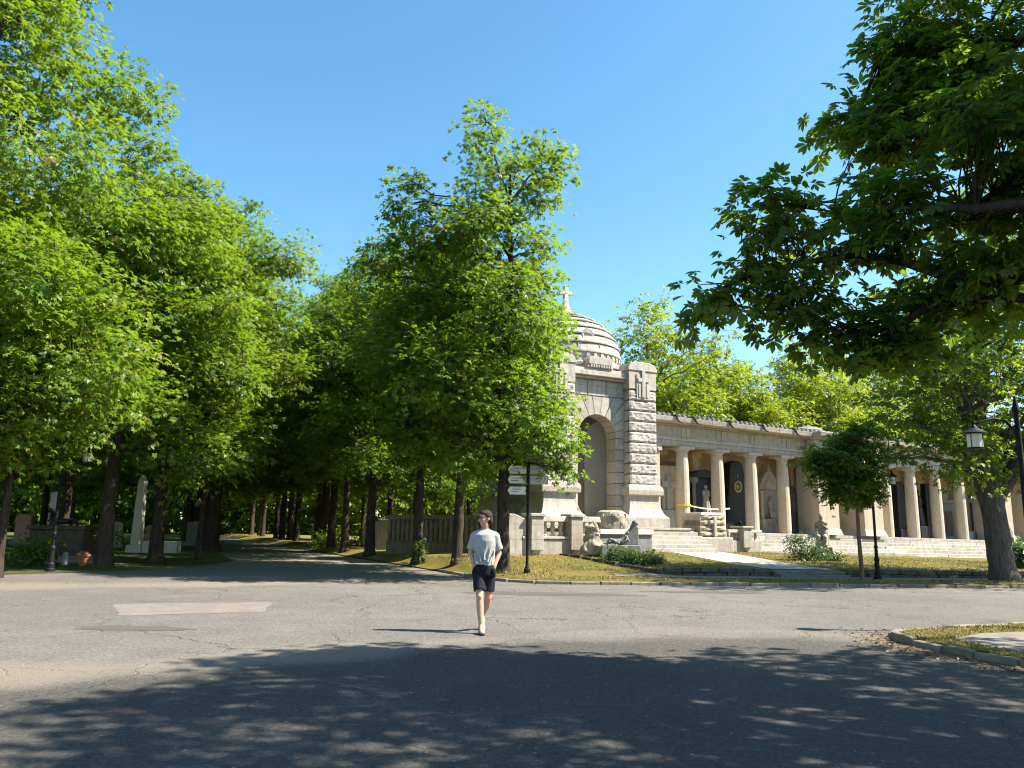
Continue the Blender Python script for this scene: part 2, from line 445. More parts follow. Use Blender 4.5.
def build_road():
    xs = np.concatenate([[-700, -300, -150, -90], np.arange(-60, -16, 2.0), np.arange(-16, 16, .2), np.arange(16, 60, 2.0), [90, 150, 300, 700]])
    ys = np.concatenate([[-200, -80, -30], np.arange(-12, 3, 1.0), np.arange(3, 26, .16), np.arange(26, 60, 2.0), [90, 150, 300, 800]])
    X, Y = np.meshgrid(xs, ys)
    nx, ny = len(xs), len(ys)
    rng = np.random.default_rng(3)
    wob = .35 * np.sin(X * 1.3 + 2 * np.sin(Y * .7)) + .2 * np.sin(X * 3.1 + Y * 1.7)
    d1 = seg_dist(X, Y, [on_ground(*q) for q in ((-250, 588), (0, 586), (150, 585), (300, 583), (455, 578))])
    l2 = [on_ground(*q) for q in ((-300, 690), (0, 674), (100, 669), (200, 662), (300, 655), (400, 646), (480, 639), (600, 632), (700, 630), (860, 636))]
    d2 = seg_dist(X, Y, l2)
    dust = np.clip(1.15 - (d1 + .5 * wob) / np.interp(X, [-16, -8, -2], [1.9, 1.3, .7]), 0, 1)
    dust = np.maximum(dust, np.clip(1.2 - (d2 + .5 * wob) / np.interp(X, [-9, -3, 1, 5], [1.1, .85, .5, .7]), 0, 1) * np.interp(X, [-3, 0, 4, 6], [.9, .62, .5, .8]))
    # sandy ground of the avenue and beyond
    av = np.clip((Y - 24.5 + .3 * (X + 2)) / 4, 0, 1)
    dust = np.maximum(dust, av * .85)
    # leaf dust collected at the island's corner
    d3 = seg_dist(X, Y, [(6.9, 13.1), (5.8, 12.1), (5.75, 11.2), (6.3, 9.8), (6.9, 8.6)])
    dirt = np.clip(1.1 - (d3 + .4 * wob) / .6, 0, 1)
    me = bpy.data.meshes.new('road')
    V = np.stack([X, Y, np.zeros_like(X)], -1).reshape(-1, 3)
    F = [(j * nx + i, j * nx + i + 1, (j + 1) * nx + i + 1, (j + 1) * nx + i) for j in range(ny - 1) for i in range(nx - 1)]
    me.from_pydata(V.tolist(), [], F); me.update()
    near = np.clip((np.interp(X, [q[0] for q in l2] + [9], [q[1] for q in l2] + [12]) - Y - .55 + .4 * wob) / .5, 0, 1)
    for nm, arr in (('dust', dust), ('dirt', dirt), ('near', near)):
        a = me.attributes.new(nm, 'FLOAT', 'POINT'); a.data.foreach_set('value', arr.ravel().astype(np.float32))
    m, n, p, o = mat('worn_asphalt')
    co = coord(n)
    big = noise(n, co, .16, 5, .6); mid = noise(n, co, 1.1, 6, .65); fin = noise(n, co, 38, 4, .75); grit = noise(n, co, 120, 2, .8)
    base = ramp(n, mid.outputs[0], [(.3, (.132, .121, .108)), (.7, (.170, .157, .140))]).outputs[0]
    base = mix(n, ramp(n, big.outputs[0], [(.45, (0, 0, 0)), (.62, (.6, .6, .6))]).outputs[0], base, (.108, .103, .096))
    spk = ramp(n, grit.outputs[0], [(.30, (.55, .55, .55)), (.5, (1, 1, 1)), (.72, (1.5, 1.48, 1.42))]).outputs[0]
    base = mix(n, .8, base, spk, 'MULTIPLY')
    base = mix(n, .5, base, ramp(n, fin.outputs[0], [(.3, (.7, .7, .7)), (.7, (1.3, 1.3, 1.28))]).outputs[0], 'MULTIPLY')
    med = noise(n, co, 7.5, 5, .8); gr2 = noise(n, co, 19, 3, .75)
    base = mix(n, .75, base, ramp(n, med.outputs[0], [(.30, (.80, .80, .80)), (.5, (1, 1, 1)), (.72, (1.2, 1.2, 1.18))]).outputs[0], 'MULTIPLY')
    base = mix(n, .8, base, ramp(n, gr2.outputs[0], [(.34, (.60, .60, .60)), (.5, (1, 1, 1)), (.68, (1.42, 1.41, 1.36))]).outputs[0], 'MULTIPLY')
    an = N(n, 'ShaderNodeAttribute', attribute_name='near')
    base = mix(n, an.outputs['Fac'], base, mix(n, 1.0, base, (.55, .545, .55), 'MULTIPLY'))  # deepens the foreground tree shadow within the asphalt colour itself
    # stray pale grit
    vg = N(n, 'ShaderNodeTexVoronoi'); vg.inputs['Scale'].default_value = 9; n.links.new(co, vg.inputs['Vector'])
    gsp = N(n, 'ShaderNodeSeparateColor'); n.links.new(vg.outputs['Color'], gsp.inputs[0])
    gm = mth(n, 'MULTIPLY', ramp(n, vg.outputs['Distance'], [(.10, (1, 1, 1)), (.16, (0, 0, 0))]).outputs[0], mth(n, 'GREATER_THAN', gsp.outputs[0], .72))
    base = mix(n, mth(n, 'MULTIPLY', gm, .8), base, (.26, .25, .225))
    # cracks
    wn = noise(n, co, .9, 4, .6)
    off = N(n, 'ShaderNodeVectorMath', operation='SCALE'); n.links.new(wn.outputs['Color'], off.inputs[0]); off.inputs['Scale'].default_value = 1.3
    ad = N(n, 'ShaderNodeVectorMath', operation='ADD'); n.links.new(co, ad.inputs[0]); n.links.new(off.outputs[0], ad.inputs[1])
    vo = N(n, 'ShaderNodeTexVoronoi', feature='DISTANCE_TO_EDGE'); vo.inputs['Scale'].default_value = .42; n.links.new(ad.outputs[0], vo.inputs['Vector'])
    crk = ramp(n, vo.outputs['Distance'], [(0, (1, 1, 1)), (.010, (0, 0, 0))]).outputs[0]
    cmask = ramp(n, noise(n, co, .35, 3, .5).outputs[0], [(.38, (0, 0, 0)), (.52, (.85, .85, .85))]).outputs[0]
    cf = mth(n, 'MULTIPLY', crk, cmask)
    base = mix(n, cf, base, (.06, .055, .05))
    # dust
    at_ = N(n, 'ShaderNodeAttribute', attribute_name='dust')
    df = mth(n, 'MULTIPLY', at_.outputs['Fac'], mth(n, 'ADD', mth(n, 'MULTIPLY', med.outputs[0], .95), mth(n, 'MULTIPLY', gr2.outputs[0], .7)))
    sand = ramp(n, grit.outputs[0], [(.3, (.13, .108, .078)), (.7, (.30, .262, .20))]).outputs[0]
    base = mix(n, ramp(n, df, [(.25, (0, 0, 0)), (.75, (.85, .85, .85))]).outputs[0], base, sand)
    ad2 = N(n, 'ShaderNodeAttribute', attribute_name='dirt')
    dn = noise(n, co, 9, 5, .75)
    d2f = mth(n, 'MULTIPLY', ad2.outputs['Fac'], dn.outputs[0])
    base = mix(n, ramp(n, d2f, [(.2, (0, 0, 0)), (.55, (.85, .85, .85))]).outputs[0], base, (.16, .095, .05))
    n.links.new(base, p.inputs['Base Color'])
    p.inputs['Roughness'].default_value = .9; p.inputs['Specular IOR Level'].default_value = .22
    h = mth(n, 'ADD', grit.outputs[0], mth(n, 'MULTIPLY', fin.outputs[0], .8))
    h = mth(n, 'ADD', h, mth(n, 'MULTIPLY', cf, -1.5))
    h = mth(n, 'ADD', h, mth(n, 'MULTIPLY', gr2.outputs[0], 1.2))
    bump(n, p, h, .7, .02)
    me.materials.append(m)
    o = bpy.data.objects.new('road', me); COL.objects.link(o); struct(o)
build_road()

def grass_mat(name, dry, green, soil, gf):
    m, n, p, o = mat(name)
    co = coord(n)
    a = noise(n, co, .55, 6, .65); b = noise(n, co, 26, 5, .8); c = noise(n, co, 2.2, 5, .7)
    g1 = mix(n, ramp(n, a.outputs[0], [(gf - .1, (1, 1, 1)), (gf + .12, (0, 0, 0))]).outputs[0], dry, green)
    g2 = mix(n, ramp(n, c.outputs[0], [(.52, (0, 0, 0)), (.68, (.75, .75, .75))]).outputs[0], g1, soil)
    g3 = mix(n, .9, g2, ramp(n, b.outputs[0], [(.28, (.45, .45, .4)), (.72, (1.45, 1.45, 1.4))]).outputs[0], 'MULTIPLY')
    n.links.new(g3, p.inputs['Base Color']); p.inputs['Roughness'].default_value = .95; p.inputs['Specular IOR Level'].default_value = .1
    bump(n, p, b.outputs[0], .9, .06)
    return m
MT['lawn'] = grass_mat('dry_lawn', (.21, .155, .05), (.105, .12, .025), (.13, .085, .042), .46)
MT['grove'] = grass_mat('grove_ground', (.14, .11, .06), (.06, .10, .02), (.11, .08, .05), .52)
MT['walk'] = stone('paving_slabs', (.19, .172, .15), .4, .3, course=None, seed=88, bmp=.4)
MT['kerb'] = stone('kerb_stone', (.22, .19, .15), .5, .35, seed=93, bmp=.6)
MT['path_mat'] = stone('pale_path', (.34, .315, .28), .25, .2, seed=97, bmp=.4)

AV = -.5
def xl(y):
    pts = [(22.2, 1.6), (22.45, .7), (22.9, .05), (23.6, -.6), (24.3, -.95)]
    if y <= pts[0][0]: return 1.6
    for (ya, xa), (yb_, xb) in zip(pts[:-1], pts[1:]):
        if y <= yb_: return xa + (xb - xa) * (y - ya) / (yb_ - ya)
    return -.95 + AV * (y - 24.3)

def lawn_z(x, y):
    e = y - yk(x)
    return .035 + (G(x, y) - .055 * (1 - sm(e / .45)) - .035) * sm((x - xl(y)) / 1.3 if y > 24 else (x - xl(y)) / .5 + .3) + .012 * math.sin(x * 2.3 + y) * sm(e)
def build_lawn():
    s = np.concatenate([np.linspace(0, .5, 80), np.linspace(.51, 1, 30)])
    v = []; f = []; rows = 0
    # rows follow the kerb line: offset e from it
    es = np.concatenate([np.arange(0, 2.3, .23), [2.33, 2.352], np.arange(2.5, 16, .35), [18, 22, 30, 45, 70, 110]])
    for e in es:
        y_left = 22.2 + e
        x0 = xl(y_left)
        for q in s:
            x = x0 + (72 - x0) * q * (.4 + .6 * q)
            y = y_left + .1 * (x - x0) * (1 if e < 40 else 0) if True else 0
            v.append((x, y, lawn_z(x, y)))
        rows += 1
    m = len(s)
    for j in range(rows - 1):
        for i in range(m - 1):
            f.append((j * m + i, j * m + i + 1, (j + 1) * m + i + 1, (j + 1) * m + i))
    mb = MB(); mb.v = v; mb.f = f
    o = mb.build('lawn', 'lawn', smooth=True); struct(o)
build_lawn()

def sheet(name, poly, z, m):
    mb = MB(); mb.add([(x, y, z if not callable(z) else z(x, y)) for x, y in poly], [tuple(range(len(poly)))])
    return struct(mb.build(name, m))

def ribbon(name, left, right, zf, m, sub=10):
    """a sheet between two polylines of equal length, laid on zf"""
    mb = MB(); L = []; Rr = []
    for k in range(len(left) - 1):
        for j in range(sub):
            t = j / sub
            L.append([left[k][i] + (left[k + 1][i] - left[k][i]) * t for i in (0, 1)])
            Rr.append([right[k][i] + (right[k + 1][i] - right[k][i]) * t for i in (0, 1)])
    L.append(left[-1]); Rr.append(right[-1])
    c = 7
    for a, b in zip(L, Rr):
        for i in range(c):
            t = i / (c - 1); x = a[0] + (b[0] - a[0]) * t; y = a[1] + (b[1] - a[1]) * t
            mb.v.append((x, y, zf(x, y)))
    for j in range(len(L) - 1):
        for i in range(c - 1):
            mb.f.append((j * c + i, j * c + i + 1, (j + 1) * c + i + 1, (j + 1) * c + i))
    return struct(mb.build(name, m, smooth=True))

# grove floor on the far side of the avenue
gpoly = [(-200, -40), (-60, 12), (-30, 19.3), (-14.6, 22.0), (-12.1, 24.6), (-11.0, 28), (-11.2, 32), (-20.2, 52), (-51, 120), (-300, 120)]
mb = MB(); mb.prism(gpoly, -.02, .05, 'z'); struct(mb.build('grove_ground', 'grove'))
# sidewalk behind the verge, and the pale path across the lawn to the stair
ribbon('sidewalk', [(3.2, yk(3.2) + 1.3), (7, yk(7) + 1.15), (14, yk(14) + 1.15), (40, yk(40) + 1.15)],
       [(3.2, yk(3.2) + 1.9), (7, yk(7) + 2.3), (14, yk(14) + 2.3), (40, yk(40) + 2.3)], lambda x, y: G(x, min(y, yk(x) + 2.34)) + .016, 'walk')
ribbon('path', [(8.5, 25.5), (7.4, 29), (5.6, 34.2)], [(10.7, 25.7), (10.0, 29), (8.8, 35.2)], lambda x, y: G(x, y) + .022, 'path_mat')

def stones_along(mb, pts, w, h, ln, zf, rng, gap=.012, base=.1, jit=.012):
    for (x0, y0), (x1, y1) in zip(pts[:-1], pts[1:]):
        L = math.hypot(x1 - x0, y1 - y0); n = max(1, round(L / ln)); a = math.atan2(y1 - y0, x1 - x0)
        for k in range(n):
            s0 = L * k / n + gap; s1 = L * (k + 1) / n - gap
            c = (s0 + s1) / 2; cx, cy = x0 + (x1 - x0) * c / L, y0 + (y1 - y0) * c / L
            z = zf(cx, cy); hh = h + rng.uniform(-jit, jit)
            b = MB().box(-(s1 - s0) / 2, (s1 - s0) / 2, -w / 2 + rng.uniform(-jit, jit), w / 2, -base, hh, .01, .012)
            b.xf(Matrix.Translation((cx, cy, z)) @ Matrix.Rotation(a + rng.uniform(-.01, .01), 4, 'Z'))
            mb.add(b.v, b.f)
rng0 = random.Random(5)
mb = MB(); stones_along(mb, [(45, yk(45) - .08), (14, yk(14) - .08), (6, yk(6) - .08), (1.7, yk(1.7) - .08), (.75, 22.3), (-.02, 22.82), (-.68, 23.55), (-1.06, 24.3), (-2.4, 27.2)], .15, .085, .85, lambda x, y: 0, rng0)
struct(mb.build('kerb', 'kerb', bevel=.022, rough=.018, rsc=5))
# low retaining wall along the back of the sidewalk, open at the two steps
mb = MB()
for lay, h0 in ((0, 0.10), (1, .235)):
    stones_along(mb, [(4.7 + .15 * lay, yk(4.7) + WALL_OFF), (8.35, yk(8.35) + WALL_OFF)], .3, .13, .62 if lay else .8, lambda x, y: h0, rng0, .01, 0, .012)
    stones_along(mb, [(10.75, yk(10.75) + WALL_OFF), (22, yk(22) + WALL_OFF), (40, yk(40) + WALL_OFF)], .3, .13, .62 if lay else .8, lambda x, y: h0, rng0, .01, 0, .012)
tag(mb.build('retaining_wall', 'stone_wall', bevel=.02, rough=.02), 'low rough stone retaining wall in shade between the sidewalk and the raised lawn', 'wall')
mb = MB(); stones_along(mb, [(1.9, 29.2), (3.3, 27.1), (4.75, 24.9)], .2, .1, .7, lambda x, y: G(x, y), rng0, .015, .1, .02)
tag(mb.build('stone_edging', 'stone_wall', bevel=.02, rough=.02), 'low slanting stone edging around the green ground cover bed on the lawn', 'edging')
# two steps up from the sidewalk
st = thing('garden_steps', 'two broad low stone steps leading from the sidewalk up to the pale path', 'steps', (9.55, yk(9.55) + 2.3, .12), math.atan(.1))
for k in range(2):
    MB().box(-1.15, 1.15, -.62 + .34 * k, .3, .0 if k == 0 else .1, .1 if k == 0 else .2).build('step', 'walk', st, bevel=.015)

# road island at the corner on the near right
isl = [(5.82, 11.95), (5.86, 11.4), (6.12, 10.4), (6.55, 9.3), (7.6, 6.5), (30, 5.5), (30, 15.5), (9.2, 13.75), (7.1, 12.9), (6.2, 12.5)]
mb = MB(); mb.add([(x, y, .082) for x, y in isl], [tuple(range(len(isl)))])
struct(mb.build('island_ground', 'lawn'))
pav = [(6.35, 11.5), (6.6, 10.4), (7.0, 9.35), (8.0, 6.8), (30, 5.9), (30, 14.0), (9.4, 12.95), (7.2, 12.2)]
sheet('island_pavement', pav, .088, 'walk')
mb = MB(); stones_along(mb, [(9.2, 13.83), (7.08, 12.98), (6.15, 12.58), (5.76, 12.0), (5.78, 11.4), (6.04, 10.38), (6.48, 9.25), (7.55, 6.4)], .14, .095, .7, lambda x, y: 0, rng0, jit=.02)
struct(mb.build('kerb', 'kerb', bevel=.022, rough=.018, rsc=5))

# pale concrete patch in the asphalt
pm, n, p, o_ = mat('pale_patch')
co = coord(n); a = noise(n, co, 2.0, 5, .7); b = noise(n, co, 70, 3, .8)
c = ramp(n, a.outputs[0], [(.3, (.14, .12, .098)), (.7, (.205, .178, .15))]).outputs[0]
c = mix(n, ramp(n, noise(n, co, 11, 5, .8).outputs[0], [(.5, (0, 0, 0)), (.66, (.7, .7, .7))]).outputs[0], c, (.11, .10, .09))
c = mix(n, .8, c, ramp(n, b.outputs[0], [(.3, (.7, .7, .7)), (.7, (1.25, 1.25, 1.25))]).outputs[0], 'MULTIPLY')
n.links.new(c, p.inputs['Base Color']); p.inputs['Roughness'].default_value = .9; bump(n, p, b.outputs[0], .4)
MT['patch'] = pm
P4 = [Vector((*on_ground(*q), 0)) for q in ((118, 616), (266, 612), (271, 602), (112, 604))]
pp = []
for i in range(4):
    a, b = P4[i], P4[(i + 1) % 4]
    for k in range(12):
        t = k / 12; pp.append((a.x + (b.x - a.x) * t + rng0.uniform(-.05, .05), a.y + (b.y - a.y) * t + rng0.uniform(-.06, .06)))
sheet('road_patch', pp, .004, 'patch')
# manhole and two small old repairs
mb = MB(); mb.lathe([(.02, .004), (.3, .004)], 0, 0, 24, caps=False)
for (cx, cy, w_, h_) in ((-5.6, 11.9, .9, .25), (.9, 19.0, 2.2, .5), (4.9, 20.2, 1.6, .3)):
    pp = [(cx + w_ * (math.cos(a) + .2 * rng0.uniform(-1, 1)), cy + h_ * (math.sin(a) + .2 * rng0.uniform(-1, 1))) for a in [i * math.pi / 9 for i in range(18)]]
    sheet('road_repair', pp, .004, simple('tar_repair', (.085, .08, .074), .9, .2, 0, .2, 30))
# ------------------------------------------------------------------ foliage
UPV = np.array([0, 0, 1.0])
def nrm(a): return a / np.maximum(np.linalg.norm(a, axis=-1, keepdims=True), 1e-9)

def leaf_mesh(name, m, P, Nn, H, S, tint, style='palm5', rng=None):
    """compound leaves: P origin, Nn normal, H heading, S length"""
    H = nrm(H); Nn = nrm(Nn - H * np.sum(Nn * H, -1, keepdims=True)); B = np.cross(Nn, H)
    if style == 'palm7': ang = np.radians([-112, -76, -38, 0, 38, 76, 112]); ln = [.6, .82, .96, 1, .96, .82, .6]; wd = .20; six = True
    elif style == 'palm5': ang = np.radians([-92, -46, 0, 46, 92]); ln = [.66, .9, 1, .9, .66]; wd = .22; six = False
    elif style == 'tri': ang = np.radians([-60, 0, 60]); ln = [.8, 1, .8]; wd = .25; six = False
    else: ang = np.radians([0]); ln = [1]; wd = .3; six = False
    K = len(ang); n = len(P)
    vv = []; 
    for a, l in zip(ang, ln):
        a = a + rng.normal(0, .1, n)[:, None]; L = (S * l * rng.uniform(.85, 1.12, n))[:, None]
        D = np.cos(a) * H + np.sin(a) * B; Q = -np.sin(a) * H + np.cos(a) * B
        dr = (rng.uniform(.12, .42, n))[:, None]
        tip = P + D * L - Nn * L * dr
        if six:
            b0 = P + D * L * .06
            l1 = P + D * L * .38 + Q * L * wd * .62 - Nn * L * (dr * .16 - .05); r1 = P + D * L * .38 - Q * L * wd * .62 - Nn * L * (dr * .16 - .05)
            l2 = P + D * L * .70 + Q * L * wd - Nn * L * (dr * .5 - .06); r2 = P + D * L * .70 - Q * L * wd - Nn * L * (dr * .5 - .06)
            vv += [b0, l1, l2, tip, r2, r1]
        else:
            b0 = P + D * L * .04
            l1 = P + D * L * .58 + Q * L * wd - Nn * L * (dr * .34 - .07); r1 = P + D * L * .58 - Q * L * wd - Nn * L * (dr * .34 - .07)
            vv += [b0, l1, tip, r1]
    q = 6 if six else 4
    V = np.stack(vv, 1).reshape(n * K * q, 3)
    base = np.arange(n * K)[:, None] * q
    if six: Fc = np.concatenate([base + [0, 3, 2, 1], base + [0, 5, 4, 3]], 1).reshape(-1, 4); per = 2 * K
    else: Fc = (base + [0, 3, 2, 1]); per = K
    me = bpy.data.meshes.new(name)
    nf = len(Fc)
    me.vertices.add(len(V)); me.vertices.foreach_set('co', V.astype(np.float32).ravel())
    me.loops.add(nf * 4); me.loops.foreach_set('vertex_index', Fc.astype(np.int32).ravel())
    me.polygons.add(nf); me.polygons.foreach_set('loop_start', np.arange(0, nf * 4, 4, dtype=np.int32))
    me.update(calc_edges=True)
    a = me.attributes.new('tint', 'FLOAT', 'FACE'); a.data.foreach_set('value', np.repeat(tint, per).astype(np.float32))
    me.materials.append(MT[m] if isinstance(m, str) else m)
    return me

def spray_leaves(rng, C, O, per, r, S, flat=.13, droop=.4):
    idx = np.repeat(np.arange(len(C)), per); n = len(idx)
    Oh = O.copy(); Oh[:, 2] *= .25; Oh = nrm(Oh + 1e-6); Sd = nrm(np.cross(UPV, Oh))
    th = rng.uniform(0, 2 * np.pi, n); rs = r * rng.uniform(.7, 1.3, len(C))[idx]; rad = rs * np.sqrt(rng.uniform(0.02, 1, n))
    tilt = rng.normal(0, .3, len(C))[idx]
    of = Oh[idx] * (rad * np.cos(th))[:, None] * 1.15 + Sd[idx] * (rad * np.sin(th))[:, None]
    zz = -droop * rad ** 2 / r + rng.normal(0, flat, n) * r + tilt * rad * np.cos(th) + .0
    P = C[idx] + of + zz[:, None] * UPV
    Hd = nrm(of) * .8 + O[idx] * .45 + rng.normal(0, .35, (n, 3)); Hd[:, 2] -= .25
    Nn = UPV * 1.0 + O[idx] * .45 + nrm(of) * .2 + rng.normal(0, .38, (n, 3))
    return P, Nn, Hd, S * rng.uniform(.65, 1.2, n), idx

def crown_points(rng, ells, n, zmin=-1e9, inner=.5, shell=.55):
    E = np.array([e[:6] for e in ells], float)
    wts = (E[:, 3] * E[:, 4] + E[:, 3] * E[:, 5] + E[:, 4] * E[:, 5]); wts /= wts.sum()
    out = []; od = []
    cen = E[:, :3].mean(0)
    tries = 0
    while len(out) < n and tries < n * 60:
        tries += 1
        k = rng.choice(len(E), p=wts); e = E[k]
        d = nrm(rng.normal(0, 1, 3)); rr = rng.uniform(shell ** 3, 1) ** (1 / 3)
        p = e[:3] + d * e[3:] * rr
        if p[2] < zmin: continue
        q = (p - E[:, :3]) / E[:, 3:]; qq = np.linalg.norm(q, axis=1); qq[k] = 9
        if qq.min() < inner: continue
        out.append(p); od.append(nrm(np.array([d[0] / e[3], d[1] / e[4], d[2] / e[5]])))
    return np.array(out), np.array(od)

def limb_path(a, b, rise, rng, n=6, wob=.12):
    a = Vector(a); b = Vector(b); L = (b - a).length
    m = a.lerp(b, .45) + Vector((rng.normal(0, wob * L * .5), rng.normal(0, wob * L * .5), rise * L))
    pts = []
    for i in range(n + 1):
        t = i / n
        p = a * (1 - t) ** 2 + m * 2 * t * (1 - t) + b * t * t
        if 0 < i < n: p += Vector(rng.normal(0, .02 * L, 3))
        pts.append(p)
    return pts

def make_tree(name, label, group, base, ells, nspray, per, seed, trunk_r=.2, trunk_top=None, mats=('leaf', 'bark'), style='palm5', S=.2,
              spray_r=.55, zmin=-9, nlimb=26, lean=(0, 0), tint0=.45, tvar=.22, rise=.16, twig=True, trunk_pts=None, extra=None, inner=.5, shell=.55, first=None,
              gaps=0.0, flare=1.5, more=None, cat='tree', parts=('trunk', 'crown')):
    """ells relative to base"""
    rng = np.random.default_rng(seed); prng = random.Random(seed)
    root = thing(name, label, cat, base, 0, group)
    C, O = crown_points(rng, ells, nspray, zmin, inner, shell)
    if more:
        C2, O2 = crown_points(rng, more[0], more[1], zmin, .5, .5); C = np.concatenate([C, C2]); O = np.concatenate([O, O2])
    if gaps:
        g = np.sin(C[:, 0] * 1.9 + seed) + np.sin(C[:, 1] * 2.1 + 2 * seed) + np.sin(C[:, 2] * 2.3 + 3 * seed)
        keep = g > (-3 + 6 * gaps * .75); C = C[keep]; O = O[keep]
    top = trunk_top or max(e[2] for e in ells)
    # trunk
    if trunk_pts is None:
        nT = 9
        trunk_pts = []
        for i in range(nT + 1):
            t = i / nT
            trunk_pts.append((lean[0] * t * top + (rng.normal(0, .05) * min(1, 2 * t)), lean[1] * t * top + rng.normal(0, .05) * min(1, 2 * t), -.1 + (top + .1) * t))
        tr = [trunk_r * (flare if i == 0 else 1) * (1 - .78 * (i / nT) ** 1.1) for i in range(nT + 1)]
        trunk_pts.insert(1, tuple(np.array(trunk_pts[0]) * .72 + np.array(trunk_pts[1]) * .28)); tr.insert(1, trunk_r * 1.08)
    else:
        tr = [t[3] for t in trunk_pts]; trunk_pts = [t[:3] for t in trunk_pts]
    tb = MB(); 
    # densify the trunk for a lumpy outline
    dp = []; dr = []
    for i in range(len(trunk_pts) - 1):
        for k in range(3):
            t = k / 3; dp.append(Vector(trunk_pts[i]).lerp(Vector(trunk_pts[i + 1]), t)); dr.append((tr[i] * (1 - t) + tr[i + 1] * t) * prng.uniform(.94, 1.06))
    dp.append(Vector(trunk_pts[-1])); dr.append(tr[-1])
    tb.tube(dp, dr, 12, wob=.07, rng=prng)
    T = np.array([tuple(p) for p in dp]); TR = np.array(dr)
    # limbs
    nodes = [T]; 
    lz = first if first is not None else min(top * .3, max(1.0, C[:, 2].min()))
    if len(C):
        order = rng.permutation(len(C)); chosen = []
        for i in order:
            if len(chosen) >= nlimb: break
            if all(np.linalg.norm(C[i] - C[j]) > 1.1 for j in chosen): chosen.append(i)
        for i in chosen:
            c = C[i]; hd = math.hypot(c[0], c[1])
            za = max(lz, min(c[2] - hd * prng.uniform(.35, .8), top * .93))
            k = int(np.argmin(np.abs(T[:, 2] - za))); r0 = min(TR[k] * .55, .03 + .02 * np.linalg.norm(c - T[k]))
            pts = limb_path(T[k], c, rise, rng, 7)
            tb.tube(pts, [r0 * (1 - .85 * q / 7) + .006 for q in range(8)], 5)
            nodes.append(np.array([tuple(p) for p in pts[2:]]))
        for pl in (extra or []):
            pts = [Vector(p[:3]) for p in pl]; tb.tube(pts, [p[3] for p in pl], 8, wob=.06, rng=prng)
            dn = []
            for a, b in zip(pts[:-1], pts[1:]): dn += [tuple(a.lerp(b, t)) for t in (0, .33, .66)]
            nodes.append(np.array(dn))
        ND = np.concatenate(nodes)
        if twig:
            for i in range(len(C)):
                d = ND - C[i]; d2 = np.linalg.norm(d, axis=1) + np.maximum(0, d[:, 2]) * .8 + rng.uniform(0, .9, len(d))
                k = int(np.argmin(d2)); L = np.linalg.norm(d[k])
                if L < .1 or L > 2.0: continue
                pts = limb_path(ND[k], C[i], .08, rng, 3)
                tb.tube(pts, [.008 + .006 * L, .008 + .004 * L, .009, .005], 3, caps=False)
    tk = tb.build(parts[0], mats[1], root, smooth=True)
    P, Nn, H, SS, idx = spray_leaves(rng, C, O, per, spray_r, S)
    ti = np.clip(rng.normal(tint0, tvar, len(C))[idx] + rng.normal(0, .1, len(idx)), 0, .965)
    ti[rng.random(len(ti)) < .012] = .985
    me = leaf_mesh(parts[1], mats[0], P, Nn, H, SS, ti, style, rng)
    cr = bpy.data.objects.new(parts[1], me); COL.objects.link(cr); cr.parent = root
    return root

def chestnut_ells(rng, z0, z1, r, lobes=3, narrow=.45):
    """lobed upright crown from z0 to z1"""
    out = []; n = 6
    ph = rng.uniform(0, 6)
    for i in range(n):
        t = i / (n - 1); z = z0 + (z1 - z0) * (.07 + .83 * t)
        rr = r * (1 - narrow * abs(t - .32) ** 1.3 * 1.4) * (1 if t < .85 else .6) * rng.uniform(.82, 1.1)
        hz = (z1 - z0) / n * .62
        out.append((rng.uniform(-.3, .3), rng.uniform(-.3, .3), z, rr * .62, rr * .62, hz))
        for k in range(lobes + 1):
            if rng.random() < .14: continue
            a = ph + 2 * math.pi * (k + rng.uniform(0, .8)) / (lobes + 1) + i * 1.1
            q = rr * rng.uniform(.26, .50); d = rr * rng.uniform(.5, .86)
            out.append((math.cos(a) * d, math.sin(a) * d, z + rng.uniform(-.8, .8) * hz - .25 * (d - .6 * rr), q, q, q * rng.uniform(.5, .85)))
    return out

# ---- the tall chestnut at the avenue's corner, shaped after its outline in the photograph
A0 = Vector((-.2, 24.5, .1))
def pxe(lst, Y, base, dk=1.0):
    out = []
    for e in lst:
        px, py, rx, ry = e[:4]; dy = e[4] if len(e) > 4 else 0.0
        c = at(px, py, Y + dy) - base; s = (Y + dy) / F_PX
        out.append((c.x, c.y, c.z, rx * s, max(rx, ry) * s * dk, ry * s))
    return out
ellA = pxe([(484, 128, 26, 30), (545, 158, 26, 26), (508, 190, 52, 44), (408, 200, 26, 30), (438, 225, 42, 40), (392, 262, 26, 40), (532, 255, 32, 45), (465, 290, 66, 48),
            (530, 330, 36, 50), (420, 330, 50, 50), (475, 385, 72, 55), (545, 405, 28, 40), (557, 462, 26, 15, -.5), (540, 440, 36, 24, -.8), (480, 445, 60, 30),
            (505, 300, 50, 60, -1.8), (445, 370, 50, 50, -2.0), (515, 400, 45, 45, -2.0), (480, 230, 45, 40, -1.3), (500, 330, 70, 60, 2.0)], 24.4, A0)
make_tree('chestnut_tree', 'tallest chestnut at the avenue corner, its trunk just behind the signpost', 'chestnuts lining the avenue', A0, ellA, 1250, 17, 11,
          trunk_r=.21, trunk_top=13.2, S=.16, spray_r=.5, nlimb=44, tint0=.55, inner=.62, first=3.2, gaps=.16)

